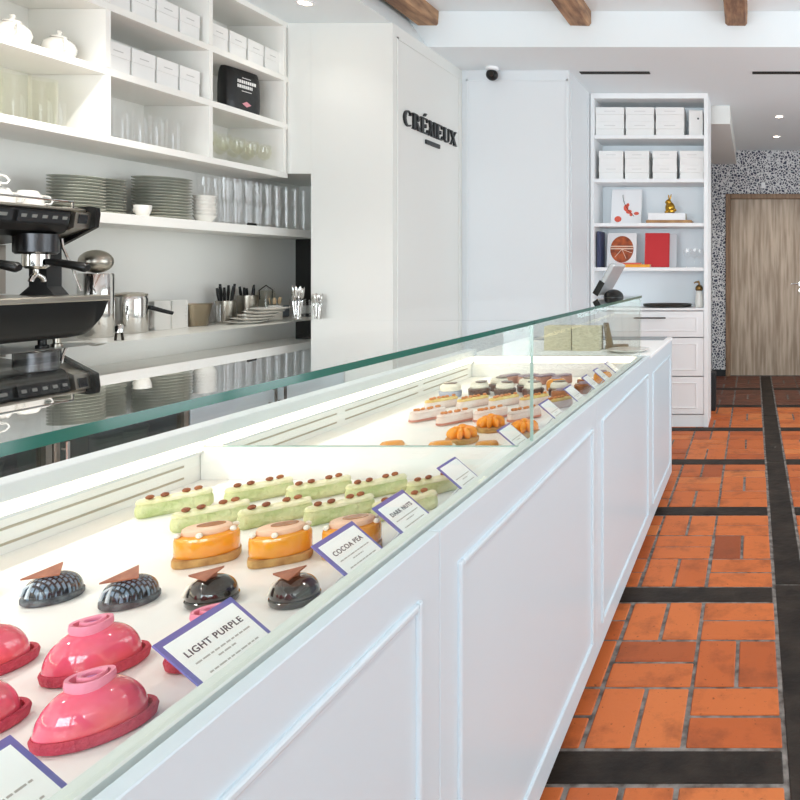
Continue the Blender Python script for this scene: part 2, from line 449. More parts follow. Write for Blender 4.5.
MB().box(-.5665, -.5415, Y0, YE, .7455, .8765, .002).build('front_lip', LIP, case)
# back rail: slotted air grille, led profile, top rail
MB().box(-1.40, XB - .0005, Y0, YE + .02, .7455, .850).build('air_grille', DECK, case)
for (y0, y1) in ((.02, .60), (.62, 1.17), (1.19, 1.69), (1.75, 2.3), (2.32, 2.85), (2.87, 3.34)):
    mb = MB()
    for z in (.8, .828): mb.box(XB - .0005, XB + .0012, y0, y1 - .03, z, z + .0045)
    mb.build('grille_slot', SLOT, case)
MB().box(-1.40, -1.352, Y0, YE + .02, .850, .8565).box(-1.40, -1.352, Y0, YE + .02, .879, .914, .002).box(-1.40, -1.361, Y0, YE + .02, .8567, .8788).build('back_rail', mat('rail_grey_white', '#d3d8dc', .4), case)
for (y0, y1) in ((Y0 + .02, YP - .012), (YP + .012, YE - .03)):
    MB().box(-1.3605, -1.350, y0, y1, .857, .8785, .003).build('led_strip', LED, case)
# partition panel and end rail
MB().box(XB + .001, -.567, YP - .010, YP + .010, .7455, .863).build('partition_panel', DECK, case)
MB().box(XB + .001, -.567, YE - .019, YE + .02, .7455, .851).box(XB + .001, -.567, YE - .008, YE + .02, .8512, .8795).box(XB + .001, -.567, YE - .019, YE + .02, .8797, .884).build('end_rail', DECK, case)
MB().box(XB + .03, -.58, YE - .018, YE - .0085, .853, .8785, .003).build('led_strip', LED, case)
MB().box(XB, -.5255, Y0 - .02, Y0 - .0005, .05, .87).build('end_board', LACQ, case)
# glass
XG0, XG1, ZG0, ZG1 = -1.10, -.541, 1.1655, 1.1755
def pane(name, boxargs, edge_faces, m_edge):
    mb = MB(); mb.box(*boxargs); mb.bm.faces.ensure_lookup_table()
    # faces: 0 bottom 1 top 2 -y 3 +x 4 +y 5 -x
    for i in edge_faces: mb.bm.faces[i].material_index = 1
    return mb.build(name, [TOPG if name == 'top_glass' else CASEG, m_edge], case)
pane('top_glass', (XG0, XG1, Y0, YP - .0015, ZG0, ZG1), (2, 3), EDGE)
pane('top_glass', (XG0, XG1, YP + .0015, YE + .004, ZG0, ZG1), (3,), EDGE)
pane('front_glass', (-.552, -.544, Y0, YP - .0015, .8768, ZG0 - .0005), (2,), SEAM)
pane('front_glass', (-.552, -.544, YP + .0015, YE + .004, .8768, ZG0 - .0005), (2,), SEAM)
pane('end_glass', (XG0, -.5525, YE - .004, YE + .004, .8845, ZG0 - .0005), (3,), SEAM)
mb = MB(); mb.prism([(-1.358, .8632), (-.5525, .8632), (-.5525, ZG0 - .0005), (XG0, ZG0 - .0005)], YP - .004, YP + .004, axis='y')
mb.build('partition_glass', CASEG, case)
MB().box(-1.358, -.5525, YP - .0042, YP + .0042, .8600, .8650).build('glass_channel', SEAM, case)

# end cabinet with lower white top
cab = thing('end_cabinet', 'low white panelled cabinet with a grey inset top at the far counter end', 'cabinet', (0, 0, 0))
MB().box(-1.34, -.56, 3.43, 4.27, 0, .05).build('plinth', BLACKM, cab)
MB().box(XB, -.5255, 3.4025, 4.30, .05, .866).build('body', LACQ, cab)
mb = MB(); shaker(mb, 3.3905, 4.302, .05, .866, XFRONT, .09); mb.build('front_panel', LACQ, cab)
MB().box(-1.40, -.50, 3.4025, 4.12, .8662, .884, .002).box(-1.40, -1.34, 4.12, 4.302, .8662, .884).box(-.53, -.50, 4.12, 4.302, .8662, .884).build('worktop', WHITE, cab)
MB().box(-1.3395, -.5305, 4.1205, 4.302, .8662, .888).build('worktop_inset', GREYTOP, cab)

# ------------------------------------------------------------------ bar wall: upper shelving, plate shelf, back counter
ZS = [1.875, 2.165, 2.445]            # shelf tops of the upper grid
XGF, XW = -2.757, XL
gridu = thing('wall_shelving', 'white open wall shelving grid above the bar with three rows', 'shelving', (0, 0, 0))
for z in ZS:
    MB().box(XW + .012, XGF, 1.2, 4.1195, z - .032, z, .0015).build('shelf', BARW, gridu)
MB().box(XW + .012, XGF, 1.2, 4.1195, 2.735, ZC - .001).build('top_board', BARW, gridu)
for y in (1.27, 1.84, 2.41, 2.972, 3.535, 4.095):
    mb = MB()
    for a, b in ((1.8755, 2.1325), (2.1655, 2.4125), (2.4455, 2.7345)): mb.box(XW + .012, XGF, y - .012, y + .012, a, b)
    mb.build('divider', BARW, gridu)
MB().box(XW + .0005, XW + .0115, 1.2, 4.1195, 1.843, ZC - .001).build('back_panel', BARW, gridu)
XPS = -2.80
tag(MB().box(XW + .0005, XPS, 2.872, 4.749, 1.503, 1.55, .002).build('wall_shelf', BARW), 'long white plate shelf on the bar wall below the shelving grid', 'shelf')

# back counter: fridge + cabinet + worktop
XC = -2.40
tag(MB().box(XW + .001, XC, 1.2, 4.1185, .955, 1.0, .003).box(XW + .001, -2.6215, 4.1186, 4.7495, .955, 1.0).build('back_worktop', CORIAN), 'pale worktop running along the bar wall under the coffee machine', 'worktop')
fr = thing('undercounter_fridge', 'dark undercounter fridge with glass doors behind the display case, below the coffee machine', 'fridge', (0, 0, 0))
FRIN = mat('fridge_interior', '#4b4237', 0.6)
MB().box(-3.0, -2.46, 1.22, 2.985, .06, .08).box(-3.0, -2.46, 1.22, 2.985, .93, .95).box(-3.0, -2.98, 1.22, 2.985, .08, .93).box(-2.98, -2.46, 1.22, 1.24, .08, .93).box(-2.98, -2.46, 2.965, 2.985, .08, .93).build('cabinet_shell', BLACKM, fr)
MB().box(-2.975, -2.48, 1.245, 2.96, .50, .515).build('wire_shelf', FRIN, fr)
FRG = glass('fridge_door_glass', '#b9c4bd', 1.5, 2.2)
for k, (y0, y1) in enumerate(((1.24, 1.82), (1.825, 2.40), (2.405, 2.98))):
    f = MB(); t = .022
    f.box(-2.455, -2.42, y0, y0 + t, .07, .94).box(-2.455, -2.42, y1 - t, y1, .07, .94).box(-2.455, -2.42, y0 + t, y1 - t, .07, .07 + t).box(-2.455, -2.42, y0 + t, y1 - t, .94 - t, .94)
    dr = f.build('door', STEEL, fr)
    MB().box(-2.444, -2.436, y0 + t, y1 - t, .07 + t, .94 - t).build('door_glass', FRG, dr)
    MB().tube([(-2.40, y0 + .03, .45), (-2.40, y0 + .03, .70)], .006).box(-2.42, -2.40, y0 + .026, y0 + .034, .47, .478).box(-2.42, -2.40, y0 + .026, y0 + .034, .67, .678).build('door_handle', CHROME, dr)
BOTG = mat('greenery_reflection_green', '#2f7d33', 0.08, coat=.5)
bt = thing('bottle', 'x', 'bottle')  # made-up bottles imitate greenery reflected in the fridge doors
MB().lathe([(.034, 0), (.036, .01), (.036, .17), (.03, .2), (.014, .235), (.0135, .29)], n=20).build('bottle_body', BOTG, bt, True)
MB().lathe([(.015, .2905), (.015, .305)], n=16).build('cap', GOLD, bt, True)
K = Kind(bt)
for i, y in enumerate((2.50, 2.585, 2.67)):
    K.put((-2.60, y, .5155), 0, 'green bottle in the dark undercounter fridge, %s of three' % from_left(i, 3), 'added bottles in the undercounter fridge')
tb = thing('reflection_tub', 'x', 'tub')  # made-up tubs imitate the pale street reflections in the doors
MB().lathe([(.05, 0), (.06, .12)], n=24).build('tub_body', PORC, tb, True)
MB().lathe([(.062, .1205), (.062, .132)], n=24).build('lid', STEEL, tb, True)
K = Kind(tb)
for i, y in enumerate((2.20, 2.33, 2.78, 2.90)):
    K.put((-2.60, y, .5155), 0, 'white lidded tub in the dark undercounter fridge, %s' % from_left(i, 4), 'added tubs in the undercounter fridge')
cb = thing('back_cabinet', 'white bar cabinet with two doors under the worktop beside the dark fridge', 'cabinet', (0, 0, 0))
MB().box(-3.08, -2.445, 2.99, 4.118, .06, .954).build('body', LACQ, cb)
MB().box(-3.05, -2.50, 3.0, 4.11, 0, .06).build('plinth', BLACKM, cb)
for (y0, y1, yh) in ((2.992, 3.5085, 3.475), (3.5115, 4.116, 3.545)):
    dr = MB().box(-2.4445, -2.42, y0, y1, .07, .95, .002).build('door', LACQ, cb)
    MB().tube([(-2.385, yh, .60), (-2.385, yh, .74)], .007).box(-2.42, -2.387, yh - .004, yh + .004, .63, .638).box(-2.42, -2.387, yh - .004, yh + .004, .702, .71).build('door_handle', DARKM, dr)

# --- boxes, teapots, glasses on the grid
def pastry_box(w, d, h):
    """front faces +X; base point at the front lower near corner region: centred"""
    t = thing('pastry_box', 'x', 'box')
    MB().box(-d/2, d/2, -w/2, w/2, 0, h*.52, .001).build('box_base', CARD, t)
    MB().box(-d/2 - .002, d/2 + .002, -w/2 - .0015, w/2 + .0015, h*.5205, h, .0015).build('lid', CARD, t)
    MB().box(d/2 + .002, d/2 + .0026, -w*.2, w*.2, h*.70, h*.73).build('print', CARDP, t)
    return t
K = Kind(pastry_box(.118, .20, .132))
for i in range(4):
    K.put((-2.885, 3.048 + .13*i, ZS[1]), 0, 'white pastry box on the lower box shelf left of the coffee bag, %s' % from_left(i, 4), 'pastry boxes on the bar shelving')
for i in range(4):
    K.put((-2.885, 3.048 + .13*i, ZS[2]), 0, 'white pastry box on the top shelf of the middle bay, %s' % from_left(i, 4), 'pastry boxes on the bar shelving')
for i in range(4):
    K.put((-2.885, 3.626 + .134*i, ZS[2]), 0, 'white pastry box on the top shelf above the coffee bag, %s' % from_left(i, 4), 'pastry boxes on the bar shelving')

tp = thing('teapot', 'x', 'teapot')
MB().lathe([(.032, 0), (.04, .004), (.058, .03), (.064, .055), (.058, .08), (.036, .1), (.03, .103)], n=28).build('pot_body', PORC, tp, True)
MB().lathe([(.034, .1035), (.03, .112), (.012, .12), (.007, .122), (.008, .128), (.011, .134), (.008, .141), (.002, .143)], n=24).build('lid', PORC, tp, True)
MB().tube([(0, .055, .045), (0, .075, .05), (0, .086, .07), (0, .094, .095)], [.013, .011, .008, .007]).build('spout', PORC, tp, True)
MB().tube([(0, -.052, .085), (0, -.075, .09), (0, -.085, .07), (0, -.078, .045), (0, -.058, .035)], .006).build('handle', PORC, tp, True)
for c_ in tp.children: c_.scale = (.86, .86, .86)
K = Kind(tp)
for y, w_ in ((2.52, 'cut by the left edge of the picture'), (2.685, 'in the middle of the three'), (2.865, 'rightmost, beside the shelf divider')):
    K.put((-2.86, y, ZS[1]), R(60), 'white porcelain teapot on the second shelf, %s' % w_, 'white teapots on the shelf')

def tumbler(name, r0, r1, h, m=TUMB, cat='glass'):
    o = MB().lathe([(r0*.6, .001), (r0, .002), (r0*1.02, .01), (r1, h), (r1 - .0025, h), (r0 - .003, .014), (r0*.4, .012)], n=22).build(name, m, None, True)
    return tag(o, 'x', cat)
def sput(K_, locs, labels, group):
    for l, lb in zip(locs, labels): K_.put(l, 0, lb, group)
K = Kind(tumbler('glass_jar', .043, .045, .195, TUMG, 'jar'))
sput(K, [(-2.87, 2.60, ZS[0]), (-2.87, 2.705, ZS[0]), (-2.87, 2.81, ZS[0])],
     ['tall greenish glass jar under the teapots, ' + w_ for w_ in ('cut by the left edge of the picture', 'in the middle', 'rightmost of three')], 'tall glass jars')
tag(tumbler('tumbler', .028, .031, .125), 'small clear tumbler right of the tall greenish jars', 'glass').location = (-2.90, 2.895, ZS[0])
K = Kind(tumbler('tumbler', .033, .037, .155))
n = 4
for r_, (x, nm) in enumerate(((-2.85, 'front'), (-2.96, 'back'))):
    for i in range(5):
        K.put((x, 3.055 + .092*i, ZS[0]), 0, 'clear tall tumbler under the lower white boxes, %s row, %s' % (nm, from_left(i, 5)), 'tumblers in the middle bay')
wg = thing('stemmed_glass', 'x', 'glass')
MB().lathe([(.03, 0), (.03, .002), (.006, .006), (.0045, .012), (.0045, .045), (.01, .055)], n=20).build('stem', TUMB, wg, True)
MB().lathe([(.008, .0555), (.028, .07), (.038, .10), (.036, .145), (.0335, .145), (.035, .10), (.026, .074), (.006, .06)], n=22).build('bowl', TUMG, wg, True)
K = Kind(wg)
for r_, (x, nm) in enumerate(((-2.82, 'front'), (-2.92, 'back'))):
    for i in range(5):
        K.put((x, 3.60 + .102*i, ZS[0]), 0, 'short stemmed clear glass under the coffee bag, %s row, %s' % (nm, from_left(i, 5)), 'stemmed glasses under the coffee bag')

# coffee bag
cbg = thing('coffee_bag', 'black foil coffee bag with white print standing on the shelving', 'coffee bag', (-2.865, 3.875, ZS[1]), R(82))
BAGM = mat('black_foil', '#1b1c1e', 0.32, bump=(14, .5))
rs = []
def sq(w, d, z, n=7, k=5):
    out = []
    for i in range(28):
        a = 2*PI*i/28; c_, s_ = math.cos(a), math.sin(a)
        out.append(Vector((w*math.copysign(abs(c_)**(2/k), c_), d*math.copysign(abs(s_)**(2/k), s_), z)))
    return out
for z, w_, d_ in ((0, .096, .036), (.01, .102, .042), (.06, .104, .046), (.14, .104, .044), (.19, .103, .038), (.215, .101, .03), (.235, .099, .012), (.252, .098, .005)):
    rs.append(sq(w_, d_, z))
MB().rings(rs).build('bag_body', BAGM, cbg, True)
mb = MB()
mb.box(-.099, .099, -.012, .012, .236, .247, .003)
mb.build('folded_top', BLACKP, cbg)
mb = MB()
random.seed(3)
for row, (z, h, n) in enumerate(((.152, .016, 9), (.128, .016, 8))):
    x = -.055
    for i in range(n):
        ww = random.choice((.007, .009, .0105)); mb.box(x, x + ww, -.0475, -.0465, z, z + h); x += ww + .0035
mb.box(-.03, .03, -.0478, -.0468, .112, .115); mb.box(-.028, .025, -.0478, -.0468, .178, .181)
mb.build('print', CARD, cbg)
MB().prism([(-.028, .05), (0, .036), (.028, .05), (0, .064)], -.0485, -.0472, axis='y').build('emblem', mat('pale_pink_print', '#d9939d', .5), cbg)

for c_ in cbg.children: c_.scale = (1.05, 1, 1.1)
# --- plate shelf
pl = MB().lathe([(.05, 0), (.066, .002), (.088, .0105), (.0935, .0125), (.0925, .0135), (.066, .0055), (.02, .0045)], n=30).build('plate', PLATE, None, True)
K = Kind(tag(pl, 'x', 'plate'))
TOP = {0: 'lowest'}
def level(i, n): return 'lowest' if i == 0 else ('topmost' if i == n - 1 else '%s from the bottom' % NTH[i])
for (x, y, n, nm) in ((-2.905, 2.985, 11, 'left stack'), (-2.985, 3.175, 12, 'half hidden middle stack')):
    for i in range(n):
        K.put((x, y, 1.5502 + .0136*i), 0, 'grey green small plate on the wall shelf, %s, %s' % (nm, level(i, n)), 'stacked plates on the wall shelf')
pl = MB().lathe([(.07, 0), (.088, .002), (.112, .0115), (.118, .0135), (.117, .0145), (.088, .006), (.02, .005)], n=34).build('plate', PLATE, None, True)
K = Kind(tag(pl, 'x', 'plate'))
for i in range(14):
    K.put((-2.945, 3.465, 1.5502 + .0147*i), 0, 'grey green dinner plate in the wide stack on the wall shelf, %s' % level(i, 14), 'stacked plates on the wall shelf')
cup = thing('espresso_cup', 'x', 'cup')
MB().lathe([(.02, 0), (.023, .002), (.033, .03), (.035, .052), (.0325, .052), (.03, .03), (.018, .006)], n=24).build('cup_body', PORC, cup, True)
MB().tube([(.031, 0, .042), (.046, 0, .044), (.052, 0, .032), (.046, 0, .02), (.028, 0, .016)], .0035, 8).build('handle', PORC, cup, True)
KC = Kind(cup)
KC.put((-2.85, 3.245, 1.5502), R(170), 'small white cup on the wall shelf between the plate stacks', 'white espresso cups')
bw = MB().lathe([(.03, 0), (.034, .003), (.05, .03), (.053, .034), (.051, .035), (.03, .006)], n=26).build('small_bowl', PORC, None, True)
K = Kind(tag(bw, 'x', 'bowl'))
for i in range(7):
    K.put((-2.86, 3.625, 1.5502 + .017*i), 0, 'small white bowl stacked right of the wide plate stack, %s' % level(i, 7), 'small bowls on the wall shelf')
K = Kind(tumbler('tumbler', .031, .036, .125))
for tier, z in (('lower', 1.5502), ('upper', 1.6770)):
    for r_, (x, nm) in enumerate(((-2.86, 'front'), (-2.97, 'back'))):
        for i in range(9):
            if r_ == 0 and i == 0 and tier == 'upper' and False: continue
            K.put((x, 3.765 + .083*i, z), 0, 'clear tumbler right of the shelf plates, %s tier, %s row, %s' % (tier, nm, from_left(i, 9)), 'stacked tumblers on the wall shelf')
tag(MB().box(-2.812, -2.804, 3.86, 3.93, 1.5503, 1.5625, .002).build('shelf_label', BLACKP), 'tiny dark label block on the wall shelf edge under the tumblers', 'label')

# --- things on the back worktop
ZT = 1.0002
cn = thing('steel_canister', 'tall shiny steel canister with domed lid behind the coffee machine', 'canister', (-2.93, 3.10, ZT))
MB().lathe([(.06, 0), (.062, .004), (.062, .28), (.059, .285)], n=30).build('canister_body', CHROME, cn, True)
MB().ell((0, 0, .338), .06, .06, .052, 24, 12).build('dome_lid', STEEL, cn, True)
jg = thing('steel_jug', 'shiny steel jug with hinged lid and black spout on the worktop beside the coffee machine', 'jug', (-2.98, 3.32, ZT), R(80))
MB().lathe([(.068, 0), (.07, .005), (.07, .16), (.066, .175)], n=32).build('jug_body', CHROME, jg, True)
MB().lathe([(.068, .1755), (.07, .185), (.05, .192), (.01, .195)], n=32).build('lid', STEEL, jg, True)
MB().tube([(.06, -.04, .12), (.11, -.055, .10), (.15, -.07, .085)], [.011, .01, .009]).build('spout', BLACKP, jg, True)
MB().tube([(.04, .058, .17), (.06, .095, .16), (.06, .10, .10), (.04, .06, .06)], .007).build('handle', STEEL, jg, True)
ft = thing('milk_frother', 'small chrome frother nozzle standing on two legs in front of the steel jug', 'frother', (-2.70, 2.96, ZT), R(30))
MB().lathe([(.01, .03), (.017, .034), (.017, .062), (.012, .068), (.006, .07)], n=20).build('head', CHROME, ft, True)
for s in (-1, 1): MB().tube([(s*.009, 0, .032), (s*.012, 0, .0)], .0045, 8).build('leg', DARKM, ft, True)
nk = MB().box(-.05, .05, -.05, .05, 0, .001, 0)
for i in range(1, 27): 
    a = random.uniform(-.002, .002); nk.box(-.05 + a, .05 + a, -.05 - a, .05 - a, .0055*i - .004, .0055*i, .0)
K = Kind(tag(nk.build('napkin_stack', mat('napkin_paper', '#f8f6f1', .8)), 'x', 'napkins'))
K.put((-3.02, 3.495, ZT), R(2), 'square stack of white paper napkins beside the steel jug', 'napkin stacks')
K.put((-3.02, 3.603, ZT), R(1), 'square stack of white paper napkins beside the wide steel bucket', 'napkin stacks')
bk = MB().lathe([(.055, 0), (.058, .003), (.078, .112), (.081, .116), (.079, .118), (.056, .006)], n=32).build('steel_bucket', mat('aged_steel', '#a89c88', .3, metal=1), None, True)
tag(bk, 'flared small steel bucket on the worktop right of the white napkins', 'bucket').location = (-3.0, 3.73, ZT)
K = Kind(tumbler('tumbler', .026, .03, .105))
K.put((-2.95, 3.845, ZT), 0, 'clear tumbler on the worktop right of the steel bucket, nearer')
K.put((-3.04, 3.86, ZT), 0, 'clear tumbler on the worktop right of the steel bucket, against the wall')
# cutlery holders
def holder(nm, label, loc, r, h, m, items, seed, tip, hl=.2):
    t = thing(nm, label, 'cutlery holder', loc)
    MB().lathe([(r*.9, 0), (r*.93, .003), (r, h), (r - .003, h), (r*.9 - .003, .006)], n=26).build('cup', m, t, True)
    random.seed(seed); out = []
    for k in range(items):
        a = 2*PI*k/items + random.uniform(-.2, .2)
        b0 = Vector((loc[0] + .3*r*math.cos(a), loc[1] + .3*r*math.sin(a), loc[2] + .012))
        b1 = Vector((loc[0] + .62*r*math.cos(a), loc[1] + .62*r*math.sin(a), loc[2] + h + .004))
        dd = (b1 - b0).normalized(); out.append((b0, dd))
    return out
def cutlery(nm, lab, grp, lst, L, m_shaft, m_tip, kind):
    for i, (b0, dd) in enumerate(lst):
        t = thing(nm, lab % from_left(i, len(lst)) if '%s' in lab else lab, 'cutlery', b0, 0, grp)
        l_ = L*random.uniform(.92, 1.06); Q = dd.to_track_quat('Z', 'Y').to_matrix().to_4x4()
        mb = MB(); mb.tube([Q @ Vector((0, 0, z)) for z in (0, l_*.55)], .0035, 8); mb.build('shaft', m_shaft, t, True)
        mb = MB()
        if kind == 'spoon': mb.ell(Q @ Vector((0, 0, l_*.78)), .0095, .004, l_*.17, 12, 8, Q)
        else: mb.tube([Q @ Vector((0, 0, z)) for z in (l_*.56, l_*.8, l_)], [.006, .008, .006], 8)
        mb.build('grip' if kind != 'spoon' else 'bowl', m_tip, t, True)
l = holder('cutlery_holder', 'steel cup full of black handled cutlery, left of two on the worktop', (-3.0, 3.955, ZT), .05, .125, STEEL, 7, 5, 0)
cutlery('black_handled_knife', 'black handled cutlery in the left steel cup; the pieces crowd alike', 'black handled cutlery', l, .20, STEEL, BLACKP, 'grip')
l = holder('cutlery_holder', 'flared steel cup with a few black handled pieces, right of two on the worktop', (-2.99, 4.115, ZT), .055, .15, STEEL, 5, 8, 0)
cutlery('black_handled_fork', 'black handled piece in the right steel cup, one of five alike', 'black handled forks', l, .19, STEEL, BLACKP, 'grip')
jr = thing('glass_jar', 'clip top glass jar at the back of the worktop before the black monitor', 'jar', (-3.02, 4.31, ZT))
MB().lathe([(.05, 0), (.053, .004), (.053, .15), (.045, .17), (.042, .172), (.05, .148), (.05, .006)], n=26).build('jar_body', TUMG, jr, True)
MB().lathe([(.046, .1735), (.046, .182), (.03, .195), (.01, .20)], n=26).build('lid', TUMB, jr, True)
MB().tube([(.0, .056, .12), (0, .06, .175), (0, .0, .205), (0, -.06, .175), (0, -.056, .12)], .003, 8).build('wire_clip', DARKM, jr, True)
l = holder('spoon_cup', 'small white cup of wooden stirrers on the worktop behind the fanned plates', (-2.90, 4.22, ZT), .04, .085, PORC, 5, 2, 0)
cutlery('wooden_stirrer', 'pale wooden stirrer in the small white cup, one of five alike', 'wooden stirrers', l, .13, mat('pale_wood', '#c9b08c', .6), mat('pale_wood_tip', '#c9b08c', .6), 'spoon')
l = holder('cutlery_glass', 'glass full of steel spoons, left of the two by the white wall', (-2.66, 4.06, ZT), .042, .13, TUMB, 9, 4, 0)
cutlery('steel_spoon', 'steel spoon standing in the left glass by the white wall, one of nine alike', 'steel spoons', l, .20, CHROME, CHROME, 'spoon')
l = holder('cutlery_glass', 'glass full of small steel forks, right of the two before the white wall', (-2.547, 4.06, ZT), .042, .125, TUMB, 8, 6, 0)
cutlery('small_steel_fork', 'small steel piece in the right glass before the white wall, one of eight alike', 'small steel forks', l, .155, CHROME, CHROME, 'spoon')
pw = MB().lathe([(.055, 0), (.065, .002), (.095, .012), (.102, .0145), (.101, .0155), (.065, .006), (.02, .005)], n=34).build('plate', PORC, None, True)
K = Kind(tag(pw, 'x', 'plate'))
for i in range(5):
    o = K.put((-2.84 + .010*i, 3.90 + .032*i, ZT + .0165*i), 0, 'white plate in the fanned stack on the worktop, %s' % level(i, 5), 'fanned white plates')
# monitor in the niche
mn = thing('monitor', 'black monitor standing in the niche at the end of the bar', 'monitor', (-2.84, 4.52, ZT))
MB().box(-.13, .20, -.012, .018, .07, .50, .004).build('screen', BLACKP, mn)
MB().box(.0, .06, .0185, .04, .02, .30).build('stand', BLACKM, mn)
MB().box(-.06, .12, -.07, .08, 0, .0195, .004).build('foot', BLACKM, mn)
tag(MB().box(-.05, .05, -.04, .04, 0, .075, .006).build('card_reader', mat('blue_grey_plastic', '#7f8994', .4)), 'blue grey device box beside the black monitor', 'device').location = (-3.035, 4.44, ZT)
tag(MB().box(-.012, .012, -.001, .001, 0, .075).build('pink_note', mat('pink_paper', '#e98a97', .7)), 'small pink note stuck to the niche wall beside the monitor', 'note').location = (-3.06, 4.7475, 1.135)

# ------------------------------------------------------------------ espresso machine
em = thing('espresso_machine', 'large black and steel espresso machine on the bar worktop', 'espresso machine', (0, 0, 0))
Ya, Yb = 1.80, 2.86
prof = [(-3.02, 1.40), (-3.02, 1.535), (-2.73, 1.535), (-2.725, 1.525), (-2.735, 1.475), (-2.75, 1.45), (-2.80, 1.43)]
MB().prism(prof, Ya, Yb - .083, axis='y').build('upper_housing', BLACKP, em)
MB().box(-3.03, -2.722, Ya, Yb - .02, 1.5355, 1.548, .004).build('cup_tray', STEEL, em)
MB().tube([(-3.0, Ya + .02, 1.575), (-2.74, Ya + .02, 1.575), (-2.74, Yb - .06, 1.575), (-3.0, Yb - .06, 1.575)], .004, 8).box(-2.743, -2.737, Yb - .064, Yb - .058, 1.5485, 1.573).box(-2.743, -2.737, 2.45, 2.456, 1.5485, 1.573).build('cup_rail', CHROME, em)
# button panels
BTN = mat('button_panel_black', '#2a2c2e', .25); ICON = mat('pale_icon', '#8e8f8a', .5)
for (y0, y1, n) in ((1.98, 2.28, 4), (2.30, 2.47, 2), (2.485, 2.555, 1), (2.575, 2.768, 5)):
    b = MB().prism([(-2.7245, 1.523), (-2.7185, 1.523), (-2.7265, 1.483), (-2.7325, 1.483)], y0, y1, axis='y').build('button_panel', BTN, em)
    w_ = (y1 - y0)/n
    mb = MB()
    for k in range(n):
        yc = y0 + w_*(k + .5); mb.prism([(-2.7205, 1.511), (-2.7175, 1.511), (-2.7215, 1.499), (-2.7245, 1.499)], yc - w_*.22, yc + w_*.22, axis='y')
    mb.build('button', ICON, b)
# side cheek
ck = [(-3.02, 1.40), (-3.03, 1.5345), (-2.712, 1.56), (-2.688, 1.555), (-2.684, 1.53), (-2.692, 1.475), (-2.85, 1.392), (-2.90, 1.392)]
MB().prism(ck, Yb - .018, Yb, axis='y').build('side_cheek', BLACKP, em)
ck2 = [(-3.0, 1.42), (-3.0, 1.535), (-2.715, 1.535), (-2.705, 1.53), (-2.715, 1.47), (-2.86, 1.412)]
MB().prism(ck2, Yb - .0825, Yb - .0185, axis='y').build('side_panel', STEEL, em)
MB().prism([(-2.7055, 1.523), (-2.702, 1.523), (-2.709, 1.487), (-2.7125, 1.487)], Yb - .070, Yb - .034, axis='y').build('steam_button', BTN, em)
# rear frame
for y in (1.95, 2.33, 2.775):
    MB().prism([(-2.90, 1.2005), (-2.76, 1.2005), (-2.79, 1.235), (-2.79, 1.41), (-2.86, 1.42), (-2.86, 1.235)], y - .03, y + .03, axis='y').build('column', BLACKM, em)
MB().box(-3.01, -3.0, Ya + .05, Yb - .07, 1.205, 1.40).build('back_plate', STEEL, em)
# drip tray bowl
rs = []
for tt in [0, .05, .098] + [.1 + .8*q/8 for q in range(9)] + [.9 + .1*math.sin(q/12*PI/2) for q in range(1, 13)]:
    y = Ya + (2.825 - Ya)*tt
    e = max(0, abs(tt - .5)*2 - .80)/.20; zb = 1.035 + .13*(1 - math.sqrt(max(0, 1 - e*e)))
    rs.append([Vector((x, y, z)) for x, z in ((-3.03, 1.1765), (-3.03, zb + .02), (-2.95, zb), (-2.69, zb), (-2.645, zb + .008), (-2.622, min(1.174, zb + .035)), (-2.617, 1.1765))])
MB().rings(rs).build('drip_bowl', mat('gloss_black', '#060606', .4, spec=.3), em, True)
MB().box(-3.035, -2.612, Ya, 2.828, 1.177, 1.20, .004).build('drip_tray', STEEL, em)
for y in (1.95, 2.35, 2.66):
    MB().lathe([(.02, 1.0002), (.02, 1.012), (.013, 1.015), (.013, 1.055)], c=(-2.72, y, 0), n=18).build('foot', BLACKP, em, True)
MB().lathe([(.018, 1.0002), (.018, 1.012), (.012, 1.015), (.012, 1.055)], c=(-2.72, 2.715, 0), n=18).build('foot', STEEL, em, True)
for y in (1.98, 2.45, 2.705):
    g = MB().lathe([(.058, 1.362), (.065, 1.37), (.065, 1.44)], c=(-2.79, y, 0), n=30).build('group_head', mat('gunmetal', '#4a4a4c', .3, metal=.9), em, True)
    p = MB().lathe([(.03, 1.305), (.04, 1.315), (.04, 1.361)], c=(-2.79, y, 0), n=26).build('portafilter', CHROME, em, True)
    MB().tube([(-2.745, y, 1.332), (-2.70, y + .005, 1.327), (-2.66, y + .008, 1.320), (-2.61, y + .012, 1.310), (-2.60, y + .013, 1.308)], [.012, .015, .016, .019, .012], 14).build('handle', BLACKP, p, True)
    MB().tube([(-2.79, y, 1.302), (-2.79, y, 1.285), (-2.785, y + .02, 1.27), (-2.785, y + .025, 1.255)], .009).tube([(-2.79, y, 1.285), (-2.785, y - .02, 1.27), (-2.785, y - .025, 1.255)], .009).build('spout', CHROME, p, True)
MB().tube([(-2.775, 2.79, 1.425), (-2.77, 2.79, 1.39), (-2.73, 2.792, 1.30), (-2.70, 2.793, 1.215)], .005).build('steam_wand', CHROME, em, True)
big = thing('cappuccino_cup', 'x', 'cup')
M_ = Matrix.Translation((0, 0, .062)) @ Matrix.Rotation(PI, 4, 'X')
MB().lathe([(.025, 0), (.029, .002), (.044, .03), (.049, .062), (.046, .062), (.041, .03), (.022, .006)], n=26, M=M_).build('cup_body', PORC, big, True)
MB().tube([M_ @ Vector(p) for p in ((.042, 0, .05), (.062, 0, .05), (.068, 0, .036), (.058, 0, .022), (.036, 0, .018))], .004, 8).build('handle', PORC, big, True)
K = Kind(big)
